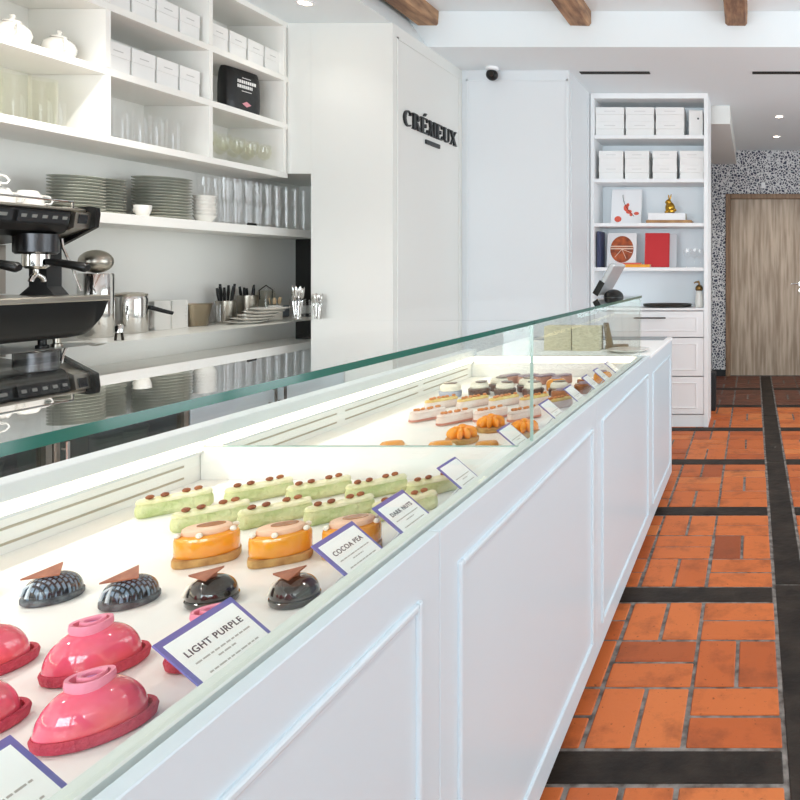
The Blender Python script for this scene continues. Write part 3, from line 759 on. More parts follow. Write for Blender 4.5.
for i, (x, y, z, lb) in enumerate(((-2.83, 2.39, 1.5482, 'leftmost in the front'), (-2.83, 2.498, 1.5482, 'cut by the left edge'), (-2.83, 2.606, 1.5482, 'left of the last one in front'), (-2.83, 2.714, 1.5482, 'rightmost in front'),
                                   (-2.945, 2.55, 1.5482, 'left one behind'), (-2.945, 2.66, 1.5482, 'rightmost one behind'), (-2.83, 2.552, 1.6112, 'perched on top of two others'))):
    K.put((x, y, z), R(50), 'white upturned cup on top of the espresso machine, ' + lb, 'cups on the espresso machine')

# ------------------------------------------------------------------ open shelf unit at the end of the room
YU, YUB = 5.75, 6.10
un = thing('shelf_unit', 'tall white open shelf unit with drawers below at the end of the counter', 'shelf unit', (0, 0, 0))
UX0, UX1 = -1.345, -.372
MB().box(UX0, UX0 + .03, YU, YUB, .0, ZC - .002).build('side_panel', WHITE, un)
MB().box(UX1 - .034, UX1, YU, YUB + .05, .0, ZC - .002).build('side_panel', WHITE, un)
MB().box(UX0 + .0305, UX1 - .0345, YUB - .012, YUB, .0, ZC - .002).build('back_panel', mat('pale_blue_white', '#f0f6fa', .5), un)
ZU_ = [1.322, 1.69, 2.056, 2.418]
for z in ZU_: MB().box(UX0 + .0305, UX1 - .0345, YU + .003, YUB - .0125, z - .03, z, .0015).build('shelf', WHITE, un)
MB().box(UX0 + .0305, UX1 - .0345, YU, YUB - .0125, 2.72, ZC - .002).build('top_board', WHITE, un)
MB().box(UX0 + .0305, UX1 - .0345, YU - .012, YUB - .0125, .965, .985, .002).build('counter_board', WHITE, un)
MB().box(UX0 + .0305, UX1 - .0345, YU + .012, YUB - .0125, .0, .10).build('plinth', WHITE, un)
for (z0, z1) in ((.108, .415), (.423, .738), (.746, .958)):
    mb = MB(); mb.box(UX0 + .033, UX1 - .037, YU + .002, YU + .022, z0, z1, .0015)
    a0, a1, b0, b1 = UX0 + .08, UX1 - .09, z0 + .045, z1 - .045; w_ = .012
    for q in ((a0, a0 + w_, b0, b1), (a1 - w_, a1, b0, b1), (a0 + w_, a1 - w_, b0, b0 + w_), (a0 + w_, a1 - w_, b1 - w_, b1)):
        mb.box(q[0], q[1], YU - .003, YU + .004, q[2], q[3], .003)
    dr = mb.build('drawer', WHITE, un)
    if z0 > .7: MB().tube([(-.98, YU - .03, .905), (-.72, YU - .03, .905)], .006).box(-.95, -.942, YU - .03, YU + .002, .901, .909).box(-.758, -.75, YU - .03, YU + .002, .901, .909).build('drawer_handle', DARKM, dr)
def unit_box(w, h, d):
    t = thing('pastry_box', 'x', 'box')
    MB().box(-w/2, w/2, -d/2, d/2, 0, h*.48, .001).build('box_base', CARD, t)
    MB().box(-w/2 - .002, w/2 + .002, -d/2 - .003, d/2 + .002, h*.485, h, .0015).build('lid', CARD, t)
    MB().box(-w*.2, w*.2, -d/2 - .0036, -d/2 - .003, h*.70, h*.73).build('print', CARDP, t)
    return t
K = Kind(unit_box(.232, .118, .23)); cols = ['left', 'middle', 'right']
for r_, z in enumerate((2.4182, 2.5366)):
    for i, x in enumerate((-1.192, -.942, -.692)):
        K.put((x, 5.90, z), 0, 'white pastry box on the top shelf of the tall unit, %s stack, %s' % (cols[i], ('lower', 'upper')[r_]), 'boxes on the top shelf of the unit')
t = thing('gift_box', 'white upright box with a dark dot on the top shelf of the tall unit', 'box', (-.478, 5.90, 2.4182))
MB().box(-.058, .058, -.10, .10, 0, .215, .002).build('box_body', CARD, t)
MB().lathe([(.008, 0), (.008, .002)], n=14, M=Matrix.Translation((.02, -.10, .145)) @ Matrix.Rotation(R(90), 4, 'X')).build('dot', BLACKP, t)
K = Kind(unit_box(.198, .118, .22)); cols = ['leftmost', 'second', 'third', 'rightmost']
for r_, z in enumerate((2.0562, 2.1748)):
    for i, x in enumerate((-1.185, -.965, -.74, -.51)):
        K.put((x, 5.90, z), R((1, -1, 2, 0)[i]), 'white pastry box on the second shelf of the tall unit, %s stack, %s' % (cols[i], ('lower', 'upper')[r_]), 'boxes on the second shelf of the unit')
# books
PAGE = mat('book_pages', '#e8e2d4', .8)
def book(name, label, w, h, th, cover, loc, lean=0, rot=0):
    """upright book, front cover facing -Y"""
    t = thing(name, label, 'book', (loc[0], loc[1], loc[2] + th*math.sin(R(lean))), rot)
    M = Matrix.Rotation(R(-lean), 4, 'X')
    MB().box(0, w, 0, .003, 0, h, 0, M=M).box(0, w, th - .003, th, 0, h, 0, M=M).box(0, .003, .003, th - .003, 0, h, 0, M=M).build('cover', cover, t)
    MB().box(.0031, w - .004, .0031, th - .0031, .003, h - .003, 0, M=M).build('pages', PAGE, t)
    return t, M
WC = mat('white_cover', '#eef0f2', .4)
RED = mat('red_cloth', '#c92027', .55); NAVY = mat('navy_cover', '#2c3357', .5); YEL = mat('yellow_cover', '#f0a422', .5); ORG = mat('orange_print', '#c05a26', .5, noise=('#7a3415', 20)); PNK = mat('coral_print', '#dd5b46', .5)
t, M = book('book', 'white book with coral flower stem artwork standing on the third shelf of the unit', .255, .298, .03, WC, (-1.205, 5.885, 1.6905), 12)
mb = MB()
pts = []
for k in range(13):
    a = k/12; pts.append((.085 + .10*a*a + .01, -.002, .25 - .19*a))
mb.tube([M @ Vector(p) for p in pts], .0022, 6); mb.build('stem_print', DARKM, t)
for (x, z, rx, rz) in ((.125, .135, .02, .03), (.15, .10, .025, .018), (.17, .075, .014, .014), (.215, .085, .022, .014), (.06, .035, .03, .026), (.14, .16, .012, .016)):
    MB().lathe([(1, 0), (1, .0015)], n=18, M=M @ Matrix.Translation((x, -.0005, z)) @ Matrix.Rotation(R(90), 4, 'X') @ Matrix.Diagonal((rx, rz, 1, 1))).build('flower_print', PNK, t)
t, M = book('book', 'navy spined book at the left end of the fourth shelf of the unit', .17, .30, .03, NAVY, (-1.272, 5.80, 1.3225), 0, R(90))
t, M = book('book', 'white book with a round orange brown picture on the fourth shelf of the unit', .245, .29, .03, WC, (-1.235, 5.86, 1.3225), 10)
mb = MB(); mb.lathe([(1, 0), (1, .0015)], n=32, M=M @ Matrix.Translation((.125, -.0005, .15)) @ Matrix.Rotation(R(90), 4, 'X') @ Matrix.Diagonal((.098, .115, 1, 1)))
mb.build('round_print', ORG, t)
mb = MB()
for z in (.17, .15): mb.box(.03, .22, -.0032, -.0021, z, z + .009, M=M)
for a in (20, 65, 130): mb.box(0, .09, -.0030, -.0021, -.002, .002, M=M @ Matrix.Translation((.125, 0, .15)) @ Matrix.Rotation(R(a), 4, 'Y'))
mb.build('cover_lines', mat('pale_peach', '#e9cdb8', .6), t)
t, M = book('book', 'red cloth book standing on the fourth shelf of the unit', .205, .29, .03, RED, (-.915, 5.86, 1.3225), 8)
t, M = book('book', 'pale grey book standing behind the red one on the fourth shelf', .21, .285, .025, mat('pale_grey_cover', '#cfd3d8', .5), (-.86, 5.905, 1.3225), 6)
def flat_book(label, w, d, h, m, loc, rz, page=True):
    t = thing('book', label, 'book', loc, R(rz))
    MB().box(-w/2, w/2, -d/2, d/2, 0, .003).box(-w/2, w/2, -d/2, d/2, h - .003, h).box(-w/2, w/2, -d/2, -d/2 + .003, .003, h - .003).build('cover', m, t)
    MB().box(-w/2 + .003, w/2 - .003, -d/2 + .0031, d/2 - .003, .0031, h - .0031).build('pages', PAGE, t)
flat_book('yellow book lying in front of the upright books on the fourth shelf', .26, .09, .024, YEL, (-.985, 5.805, 1.3225), 0)
flat_book('thin coral book lying on top of the yellow one', .20, .075, .013, PNK, (-1.03, 5.808, 1.3470), 0)
wb = tag(MB().box(-.19, .19, -.10, .10, 0, .026, .004).build('wooden_board', wood('honey_wood', '#b98c57', '#94683a', 10, (1, 6, 1))), 'honey coloured wooden board under the white book on the third shelf', 'board'); wb.location = (-.70, 5.88, 1.6905)
flat_book('thick white book lying on the wooden board under the golden rabbit', .31, .17, .058, WC, (-.72, 5.88, 1.7170), 0)
rb = MB()
rb.ell((0, 0, .05), .042, .034, .05, 16, 10).ell((-.012, -.006, .098), .026, .022, .024, 14, 8).ell((-.03, -.008, .095), .013, .012, .011, 10, 6)
rb.ell((.004, -.009, .137), .007, .005, .032, 10, 8, Matrix.Rotation(R(14), 4, 'Y')).ell((-.012, .006, .137), .007, .005, .03, 10, 8, Matrix.Rotation(R(-6), 4, 'Y'))
rb.ell((.042, 0, .03), .013, .013, .013, 10, 6).ell((-.028, .012, .012), .02, .011, .012, 10, 6).ell((-.028, -.014, .012), .02, .011, .012, 10, 6).ell((.015, -.026, .022), .026, .012, .022, 10, 6).ell((.015, .026, .022), .026, .012, .022, 10, 6)
rbo = tag(rb.build('rabbit_figurine', GOLD, None, True), 'small golden rabbit figurine sitting on the white book', 'figurine'); rbo.location = (-.70, 5.87, 1.7755)
rm = rbo.modifiers.new('remesh', 'REMESH'); rm.mode = 'VOXEL'; rm.voxel_size = .004; rm.use_smooth_shade = True
wg = thing('wine_glass', 'x', 'wine glass')
MB().lathe([(.032, 0), (.032, .002), (.006, .006), (.004, .012), (.004, .065), (.008, .075)], n=20).build('stem', TUMB, wg, True)
MB().lathe([(.006, .0755), (.028, .09), (.036, .115), (.033, .155), (.031, .155), (.034, .115), (.024, .094), (.004, .08)], n=22).build('bowl', TUMB, wg, True)
K = Kind(wg)
for i, (x, y) in enumerate(((-.555, 5.85), (-.49, 5.85), (-.455, 5.94))):
    K.put((x, y, 1.3225), 0, 'clear wine glass on the fourth shelf of the unit, %s of three' % from_left(i, 3), 'wine glasses on the unit')
tr = MB().lathe([(.17, 0), (.20, .006), (.208, .028), (.203, .030), (.194, .010), (.10, .007)], n=40, sx=1, sy=.62)
tag(tr.build('tray', mat('pewter', '#4d4a46', .3, metal=.8), None, True), 'dark oval metal tray on the counter board of the tall unit', 'tray').location = (-.725, 5.89, .9855)
sb = thing('soap_bottle', 'white bottle with a brass pump on the counter board of the tall unit', 'bottle', (-.455, 5.87, .9855))
MB().lathe([(.03, 0), (.036, .003), (.038, .02), (.030, .10), (.024, .135), (.026, .14)], n=26).build('bottle_body', PORC, sb, True)
MB().lathe([(.027, .1405), (.032, .15), (.031, .17), (.02, .185), (.008, .19), (.008, .205)], n=24).tube([(0, 0, .205), (-.005, 0, .215), (-.03, -.004, .212), (-.042, -.006, .203)], [.010, .010, .006, .005]).build('pump_top', mat('dark_brass', '#8a6d3f', .35, metal=1), sb, True)

bn = tag(MB().box(-.05, .05, -.07, .07, 0, .35, .006).build('slim_bin', BLACKM), 'narrow black bin standing half hidden behind the tall shelf unit', 'bin'); bn.location = (-.395, 6.47, .0005)
# ------------------------------------------------------------------ wall sign
SIGN = mat('sign_black', '#14181a', .35)
sign = thing('wall_sign', 'raised black letters of the shop name on the white pillar wall', 'sign', (-2.1345, 4.235, 2.184))
def letter(ch, y0, w, h=.10):
    mb = MB(); D0, D1 = .0, .014
    def box(a, b, c, d): mb.box(D0, D1, y0 + a*w, y0 + b*w, c*h, d*h)
    def poly(ps): mb.prism([(y0 + a*w, b*h) for a, b in ps], D0, D1, axis='x')
    def arc(cx, cy, rox, roy, rix, riy, a0, a1, n=16, off=0):
        for k in range(n):
            t0 = R(a0 + (a1 - a0)*k/n); t1 = R(a0 + (a1 - a0)*(k + 1)/n)
            o = lambda t: (cx + rox*math.cos(t), cy + roy*math.sin(t)); i_ = lambda t: (cx + off + rix*math.cos(t), cy + riy*math.sin(t))
            poly([i_(t0), o(t0), o(t1), i_(t1)])
    if ch == 'C':
        arc(.5, .5, .5, .5, .34, .44, 48, 312, off=.06); poly([(.72, .72), (.9, .72), (.9, .95), (.8, .9)])
    if ch == 'R':
        box(.08, .36, 0, 1); box(0, .46, 0, .05); box(0, .4, .95, 1); arc(.4, .74, .46, .26, .22, .20, -90, 90, off=.0); poly([(.42, .48), (.66, .48), (1.0, .0), (.72, .0)])
    if ch in 'EÉ':
        box(.08, .36, 0, 1); box(0, .9, 0, .07); box(0, .86, .93, 1); box(.36, .7, .47, .53); poly([(.8, .07), (.9, .07), (.9, .3)]); poly([(.78, .93), (.86, .93), (.86, .74)]); box(.64, .7, .38, .62)
        if ch == 'É': poly([(.38, 1.10), (.56, 1.10), (.8, 1.32), (.6, 1.32)])
    if ch == 'M':
        poly([(.06, 1), (.32, 1), (.64, 0), (.38, 0)]); poly([(.0, 0), (.10, 0), (.36, .66), (.30, .76)]); box(-.04, .18, 0, .05); box(.72, .98, 0, 1); box(.66, 1.04, 0, .05); box(.66, 1.04, .95, 1)
    if ch == 'U':
        box(.08, .34, .26, 1); box(0, .42, .95, 1); box(.80, .90, .26, 1); box(.70, 1.0, .95, 1); arc(.49, .27, .41, .27, .27, .20, 180, 360, off=.05)
    if ch == 'X':
        poly([(.02, 1), (.30, 1), (.98, 0), (.70, 0)]); poly([(.04, 0), (.14, 0), (.94, 1), (.84, 1)]); box(-.04, .24, 0, .05); box(.6, 1.04, 0, .05); box(-.02, .38, .95, 1); box(.74, 1.02, .95, 1)
    return mb.build('letter', SIGN, sign)
for i, ch in enumerate('CRÉMEUX'): letter(ch, .0 + .1075*i, .098)
MB().box(.0, .012, .285, .485, -.062, -.034, .002).build('name_bar', SIGN, sign)

# ------------------------------------------------------------------ pricing cards
CARDW = mat('card_white', '#ffffff', .6)
def text_mesh(body, size, name):
    cu = bpy.data.curves.new(name, 'FONT'); cu.body = body; cu.size = size; cu.align_x = 'CENTER'; cu.extrude = .0002; cu.space_character = 1.12; cu.offset = size*.012
    o = bpy.data.objects.new(name, cu); C.objects.link(o)
    me = bpy.data.meshes.new_from_object(o.evaluated_get(bpy.context.evaluated_depsgraph_get()))
    bpy.data.objects.remove(o); me.name = name
    return me
CX0, CZ0, CX1, CZ1 = -.600, .7855, -.693, .866
cl = math.hypot(CX1 - CX0, CZ1 - CZ0); cv = Vector(((CX1 - CX0)/cl, 0, (CZ1 - CZ0)/cl)); cu_ = Vector((0, 1, 0)); cn_ = cu_.cross(cv)
def card(y0, w, title, label, sc=1.0):
    t = thing('price_card', label, 'price card', (0, 0, 0), 0, 'price cards along the front of the display')
    t.matrix_world = Matrix(((cu_.x, cv.x, cn_.x, CX0), (cu_.y, cv.y, cn_.y, y0), (cu_.z, cv.z, cn_.z, CZ0), (0, 0, 0, 1)))
    L = cl*sc; b = .0085 if w > .105 else .006
    MB().box(0, w, 0, L, 0, .0025, .0004).build('card_back', PURP, t)
    fc = MB().box(b*.75, w - b*.75, b*.4, L - b, .0026, .0031).build('card_face', CARDW, t)
    MB().box(w*.4, w*.6, L*.5, L*.52, -.05*sc, -.0003, 0).build('easel_leg', CARDW, t)
    if title:
        me = text_mesh(title, w*.105 if len(title) > 10 else w*.115, 'lettering')
        me.materials.append(INK); o = bpy.data.objects.new('lettering', me); C.objects.link(o); o.parent = fc; o.location = (w*.5, L*.70, .0033)
    mb = MB(); random.seed(int(y0*1000))
    for z, l_ in ((.60, .72), (.54, .26), (.45, .66), (.39, .30), (.27, .24)):
        x = w*.5 - w*l_/2
        if z == .27: x = w*.42
        x1 = x + w*l_
        while x < x1 - .002:
            q = random.uniform(.004, .011); mb.box(x, min(x + q, x1), L*z, L*z + .0022, .0032, .0034); x += q + .0018
    mb.build('small_print', INKL, fc)
card(.535, .112, None, 'purple edged price card in the bottom left corner of the picture')
card(.800, .120, 'LIGHT PURPLE', 'purple edged price card beside the pink cakes, largest in full view')
card(1.088, .110, 'COCOA PEA', 'purple edged price card in front of the orange cakes')
card(1.262, .108, 'DARK NUTS', 'purple edged price card beside the green eclairs, left of the two')
card(1.520, .092, 'PISTACHIO' if False else None, 'purple edged price card just before the white partition')
far_l = ['beside the nearest orange tart', 'beside the orange tart at the glass joint', 'third from the partition', 'fourth from the partition', 'second from the far end', 'at the far end']
for (y, w_), l in zip(((1.875, .095), (2.24, .10), (2.53, .10), (2.80, .09), (3.00, .085), (3.235, .085)), far_l):
    card(y, w_, None, 'small white price card behind the partition, ' + l)

# ------------------------------------------------------------------ pastries
ZD = .7842
def plan(a, b, z, kind='ell', n=36, pt=0.0):
    out = []
    for i in range(n):
        t = 2*PI*i/n; c_, s_ = math.cos(t), math.sin(t)
        if kind == 'ell': x, y = a*c_, b*s_*(1 - pt*c_*c_)
        elif kind == 'stad':
            L = a - b; x = (L if c_ > 1e-6 else (-L if c_ < -1e-6 else 0)) + b*c_; y = b*s_
        elif kind == 'sup': x = a*math.copysign(abs(c_)**.55, c_); y = b*math.copysign(abs(s_)**.55, s_)
        out.append(Vector((x, y, z)))
    return out
def cake(mb, prof, a, b, kind='ell', n=36, pt=0, c=(0, 0, 0)):
    """prof: (inset, z)"""
    return mb.rings([[p + Vector(c) for p in plan(max(a - d_, .0006), max(b - d_, .0006), z, kind, n, pt)] for d_, z in prof])
# pink cake
PINK = mat('pink_glaze', '#ef5a84', .1, coat=1.0, noise=('#f0666a', 9, (1, 1, 1))); CRUST = mat('red_crust', '#b8324c', .7, noise=('#c9445a', 60), bump=(120, .6)); COLL = mat('pale_pink_collar', '#ee93ab', .5); LILAC = mat('lilac_petal', '#c777b4', .5)
pk = thing('pink_cake', 'x', 'cake')
mb = MB(); cake(mb, [(.004, 0), (0, .003), (-.002, .013), (0, .0175), (.005, .017), (.006, .010)], .062, .046, pt=.08); mb.build('tart_crust', CRUST, pk, True)
mb = MB(); pr = []
for k in range(14):
    a = k/13*PI/2; pr.append((.058*(1 - math.cos(a)) , .012 + .056*math.sin(a)))
rs = []
for d_, z in pr:
    s_ = max(.02, 1 - d_/.058)
    rs.append([Vector((p.x - .004, p.y, p.z)) for p in plan(.057*s_**.8, .0415*s_**.8, z, pt=.06)])
mb.rings([plan(.052, .035, .0125, pt=.12)] + rs); mb.build('glazed_dome', PINK, pk, True)
mb = MB()
for ring_r, z0_, z1_, c0 in ((.0215, .060, .077, (.0, 0)), (.0125, .064, .0785, (.002, .001))):
    rs = []
    for k in range(30):
        a = 2*PI*k/30; wob = 1 + .06*math.sin(3*a)
        for_ = [(ring_r*wob, z0_), (ring_r*wob + .002, (z0_ + z1_)/2), (ring_r*wob + .001, z1_), (ring_r*wob - .003, z1_ - .001), (ring_r*wob - .004, z0_)]
        rs.append([Vector((c0[0] - .006 + r_*math.cos(a)*1.1, c0[1] + r_*.9*math.sin(a), z)) for r_, z in for_])
    mb.rings(rs, loop=True)
mb.build('petal_collar', COLL, pk, True)
mb = MB(); mb.ell((-.005, 0, .069), .011, .010, .006, 16, 8); mb.build('petal_centre', LILAC, pk, True)
for c_ in pk.children: c_.scale = (.84, .84, .84)
K = Kind(pk)
for (x, y, rz, l) in ((-.735, .778, 42, 'front right one, fully in view'), (-.878, .772, 44, 'front one, cut by the left edge'), (-.848, .898, 42, 'back row, fully in view'), (-.992, .893, 44, 'back row, cut by the left edge'), (-.718, .928, 42, 'half hidden behind the largest price card')):
    K.put((x, y, ZD), R(rz), 'glossy pink domed cake with pale petal collar, ' + l, 'pink cakes')
# black cakes
def choc(name, c1, c2, scale, woven=False):
    m = mat(name, c1, .12, coat=1.0, noise=(c2, scale, (1, 1, 1)))
    return m
BLK = choc('black_glaze', '#17120f', '#2c241d', 30)
def woven_reflection_mat():  # reflection on the chocolate glaze, painted in as blue grey blocks
    m = bpy.data.materials.new('blue_black_woven_reflection'); m.use_nodes = True; nt = m.node_tree; b = nt.nodes['Principled BSDF']
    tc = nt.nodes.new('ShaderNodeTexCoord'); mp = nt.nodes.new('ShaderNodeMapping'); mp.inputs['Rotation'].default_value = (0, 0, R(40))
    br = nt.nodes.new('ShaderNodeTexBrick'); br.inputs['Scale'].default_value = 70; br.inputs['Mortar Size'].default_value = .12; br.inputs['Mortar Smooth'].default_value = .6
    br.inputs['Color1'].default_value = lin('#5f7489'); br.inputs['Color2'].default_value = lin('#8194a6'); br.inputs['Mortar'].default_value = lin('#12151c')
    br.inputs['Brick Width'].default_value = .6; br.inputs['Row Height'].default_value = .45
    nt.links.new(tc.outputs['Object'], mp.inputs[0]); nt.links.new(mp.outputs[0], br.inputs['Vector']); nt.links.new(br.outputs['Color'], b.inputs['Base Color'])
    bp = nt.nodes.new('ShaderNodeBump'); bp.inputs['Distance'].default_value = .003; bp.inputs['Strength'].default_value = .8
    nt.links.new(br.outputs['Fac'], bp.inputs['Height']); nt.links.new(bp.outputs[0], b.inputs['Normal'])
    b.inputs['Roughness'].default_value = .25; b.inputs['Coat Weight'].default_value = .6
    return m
WOVREF = woven_reflection_mat(); SHARD = mat('cocoa_shard', '#a9694b', .5, noise=('#8f5138', 60)); CREAMW = mat('cream_white', '#f2ead9', .4); BASEG = mat('grey_crumb_base', '#6f757a', .7, noise=('#3c4045', 90))
def black_cake(m):
    t = thing('black_cake', 'x', 'cake')
    mb = MB(); cake(mb, [(.003, 0), (0, .004), (0, .011), (.004, .014)], .045, .041); mb.build('crumb_base', BASEG if m is WOVREF else BLK, t, True)
    mb = MB(); pr = []
    for k in range(12):
        a = k/11*PI/2*.98; s_ = math.cos(a)**.75; pr.append(plan(.042*s_ + .0006, .038*s_ + .0006, .0142 + .034*math.sin(a)))
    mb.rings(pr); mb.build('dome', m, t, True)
    mb = MB()
    mb.tube([(-.040, -.018, .02), (-.036, -.014, .033), (-.024, -.018, .040), (-.028, -.026, .028), (-.030, -.030, .018)], .0032, 8)
    mb.build('icing_swirl', CREAMW if m is not WOVREF else mat('pale_blue_icing', '#cdd6dc', .3), t, True)
    mb = MB(); pts = [(-.042, -.010, .048), (.014, -.026, .050), (.012, .014, .060)]
    v = [mb.bm.verts.new(p) for p in pts] + [mb.bm.verts.new((p[0], p[1], p[2] + .003)) for p in pts]
    for q in ((2, 1, 0), (3, 4, 5), (0, 1, 4, 3), (1, 2, 5, 4), (2, 0, 3, 5)): mb._f([v[i] for i in q])
    mb.tube([(.0, .0, .043), (.0, .0, .0535)], .008, 8)
    mb.build('chocolate_shard', SHARD, t)
    for c_ in t.children: c_.scale = (.82, .82, .82)
    return t
K = Kind(black_cake(WOVREF))
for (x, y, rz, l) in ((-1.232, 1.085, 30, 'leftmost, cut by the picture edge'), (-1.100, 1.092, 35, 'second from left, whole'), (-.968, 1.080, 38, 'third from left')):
    K.put((x, y, ZD), R(rz), 'dark cake with painted woven reflections and brown shard, ' + l, 'black cakes')
K = Kind(black_cake(BLK))
for (x, y, rz, l) in ((-.842, 1.082, -10, 'behind the largest price card'), (-.715, 1.085, -15, 'rightmost, beside the second price card')):
    K.put((x, y, ZD), R(rz), 'glossy black chocolate cake with a brown shard, ' + l, 'black cakes')
# orange cakes
ORGL = mat('orange_glaze', '#f3a62c', .15, coat=.8, noise=('#ee9420', 14), sss=.15); BISC = mat('biscuit_base', '#d3a868', .8, noise=('#a97c45', 50)); DISK = mat('peach_mousse', '#ebc3a6', .5); BRN = mat('brown_gel', '#a8672c', .15, coat=.7)
oc = thing('orange_cake', 'x', 'cake')
mb = MB(); cake(mb, [(.002, 0), (0, .003), (0, .012), (.001, .0145)], .054, .038, 'sup'); mb.build('biscuit_base', BISC, oc, True)
mb = MB(); cake(mb, [(.003, .0147), (.001, .018), (.001, .044), (.003, .050), (.008, .053)], .054, .038, 'ell'); mb.build('glazed_body', ORGL, oc, True)
mb = MB(); cake(mb, [(.0, .0532), (-.001, .056), (0, .062), (.003, .064)], .040, .027); mb.build('mousse_disc', DISK, oc, True)
mb = MB(); cake(mb, [(0, .0642), (.001, .0652)], .024, .014, c=(.006, .004, 0)); mb.build('gel_spot', BRN, oc, True)
mb = MB()
for x, y in ((-.045, -.012), (-.008, -.032), (.043, -.014), (.045, .012)): mb.ell((x, y, .056), .006, .006, .005, 10, 6)
mb.build('cream_dot', CREAMW, oc, True)
for c_ in oc.children: c_.scale = (0.9, 0.9, 0.95)
K = Kind(oc)
for (x, y, l) in ((-.972, 1.238, 'leftmost of three'), (-.842, 1.240, 'middle of three'), (-.735, 1.275, 'rightmost, between two price cards')):
    K.put((x, y, ZD), R(30), 'orange glazed oval cake with a peach disc on top, ' + l, 'orange cakes')
# green eclairs
GRN = mat('pistachio_dough', '#b9c586', .6, noise=('#dfdfae', 30), bump=(70, .9)); CRM = mat('pistachio_cream', '#ece6c4', .5, noise=('#d9d99f', 40), bump=(80, .6)); NUT = mat('roast_nut', '#9c5a30', .5, noise=('#7a3c22', 40))
def eclair(name, cat, body, cream, bits, bit_mat, seed, nb=4, bw=.017, layer=None):
    t = thing(name, 'x', cat); random.seed(seed)
    mb = MB(); cake(mb, [(.005, 0), (.001, .004), (0, .012), (.001, .022), (.004, .0275)], .066, bw, 'stad'); mb.build('dough', body, t, True)
    if layer:
        mb = MB(); cake(mb, [(-.0005, .003), (-.0012, .006), (-.0005, .010)], .066, bw, 'stad'); mb.build('base_layer', layer, t, True)
    mb = MB(); cake(mb, [(.003, .0277), (.0015, .030), (.003, .034), (.008, .036)], .066, bw, 'stad')
    for k in range(9): mb.ell((-.055 + .0138*k, random.uniform(-.004, .004), .034), .008, .009, .004, 8, 5)
    mb.build('cream_topping', cream, t, True)
    for k in range(nb):
        x = -.045 + .09*k/(nb - 1) + random.uniform(-.006, .006)
        MB().ell((x, random.uniform(-.004, .004), .0405), .0078, .0062, .0048, 10, 6).build(bits, bit_mat, t, True)
    return t
K = Kind(eclair('green_eclair', 'eclair', GRN, CRM, 'nut', NUT, 11))
bk_ = [(-1.236, 1.487), (-1.112, 1.567), (-.985, 1.580), (-.860, 1.590), (-.735, 1.61)]
fr_ = [(-1.098, 1.410), (-.978, 1.425), (-.858, 1.445), (-.735, 1.47)]
for i, (x, y) in enumerate(bk_): K.put((x, y, ZD), R(46), 'pale green eclair with roasted nuts, back row, %s' % from_left(i, 5), 'green eclairs')
for i, (x, y) in enumerate(fr_): K.put((x, y, ZD), R(46), 'pale green eclair with roasted nuts, front row, %s' % from_left(i, 4), 'green eclairs')
# beyond the partition: small white domes with orange caps
ORB = mat('bright_orange_slices', '#fca51c', .25, coat=.5, noise=('#f58a12', 18)); OR2 = mat('orange_cap', '#e79a3a', .3, coat=.4)
wd = thing('white_domed_cake', 'x', 'cake')
mb = MB(); cake(mb, [(.002, 0), (0, .004), (.001, .018), (.006, .024)], .044, .034); mb.build('cream_body', CREAMW, wd, True)
mb = MB(); cake(mb, [(0, .0242), (.001, .030), (.006, .036), (.016, .038)], .032, .022); mb.build('orange_cap', OR2, wd, True)
K = Kind(wd)
for i, (x, y) in enumerate(((-1.01, 1.945), (-.875, 1.945), (-.745, 1.945))):
    K.put((x, y, ZD), R(30), 'low white cake with an orange cap just behind the partition, %s of three' % from_left(i, 3), 'white cakes behind the partition')
ot = thing('orange_tart', 'x', 'tart')
mb = MB(); cake(mb, [(.003, 0), (0, .003), (-.001, .014), (.004, .016)], .046, .046); mb.build('tart_shell', BISC, ot, True)
for k in range(9):
    a = 2*PI*k/9
    M_ = Matrix.Translation((.024*math.cos(a), .024*math.sin(a), .030)) @ Matrix.Rotation(a, 4, 'Z') @ Matrix.Rotation(R(28), 4, 'Y')
    MB().ell((0, 0, 0), .022, .0098, .016, 12, 8, M_).build('orange_segment', ORB, ot, True)
MB().ell((0, 0, .046), .013, .013, .009, 12, 8).build('orange_centre', ORB, ot, True)
K = Kind(ot)
for (x, y, l) in ((-.872, 2.085, 'nearest, left'), (-.842, 2.235, 'left, behind the nearest one'), (-.712, 2.165, 'right, by the glass joint')):
    K.put((x, y, ZD), 0, 'tart heaped with bright orange fruit segments, ' + l, 'orange tarts')
CREAM2 = mat('pink_white_cream', '#efe3dc', .5, noise=('#e6cfc6', 30)); ROSE = mat('rose_base', '#c98474', .6); CRUMB = mat('orange_crumb', '#d98a4a', .6)
K = Kind(eclair('cream_eclair', 'eclair', CREAM2, CREAM2, 'crumb', CRUMB, 5, 7, .019, ROSE))
l1 = [(-1.120, 2.395), (-1.005, 2.345), (-.905, 2.40), (-.79, 2.40)]
for i, (x, y) in enumerate(l1): K.put((x, y, ZD), R(56), 'white cream eclair on a rose base behind the orange tarts, %s' % from_left(i, 4), 'cream eclairs')
YC = mat('yellow_cream', '#e8d58c', .5, noise=('#e3b45e', 40))
K = Kind(eclair('yellow_eclair', 'eclair', CREAM2, YC, 'crumb', CRUMB, 9, 6, .018))
l2 = [(-1.165, 2.60), (-1.055, 2.62), (-.945, 2.64), (-.835, 2.655), (-.73, 2.60)]
for i, (x, y) in enumerate(l2): K.put((x, y, ZD), R(56), 'eclair with yellow cream behind the white cream eclairs, %s' % from_left(i, 5), 'yellow eclairs')
GRB = mat('blue_grey_cup', '#aeb3c4', .5); DCH = mat('dark_chocolate', '#5a3a2c', .3, coat=.4)
cc = thing('chocolate_cream_cake', 'x', 'cake')
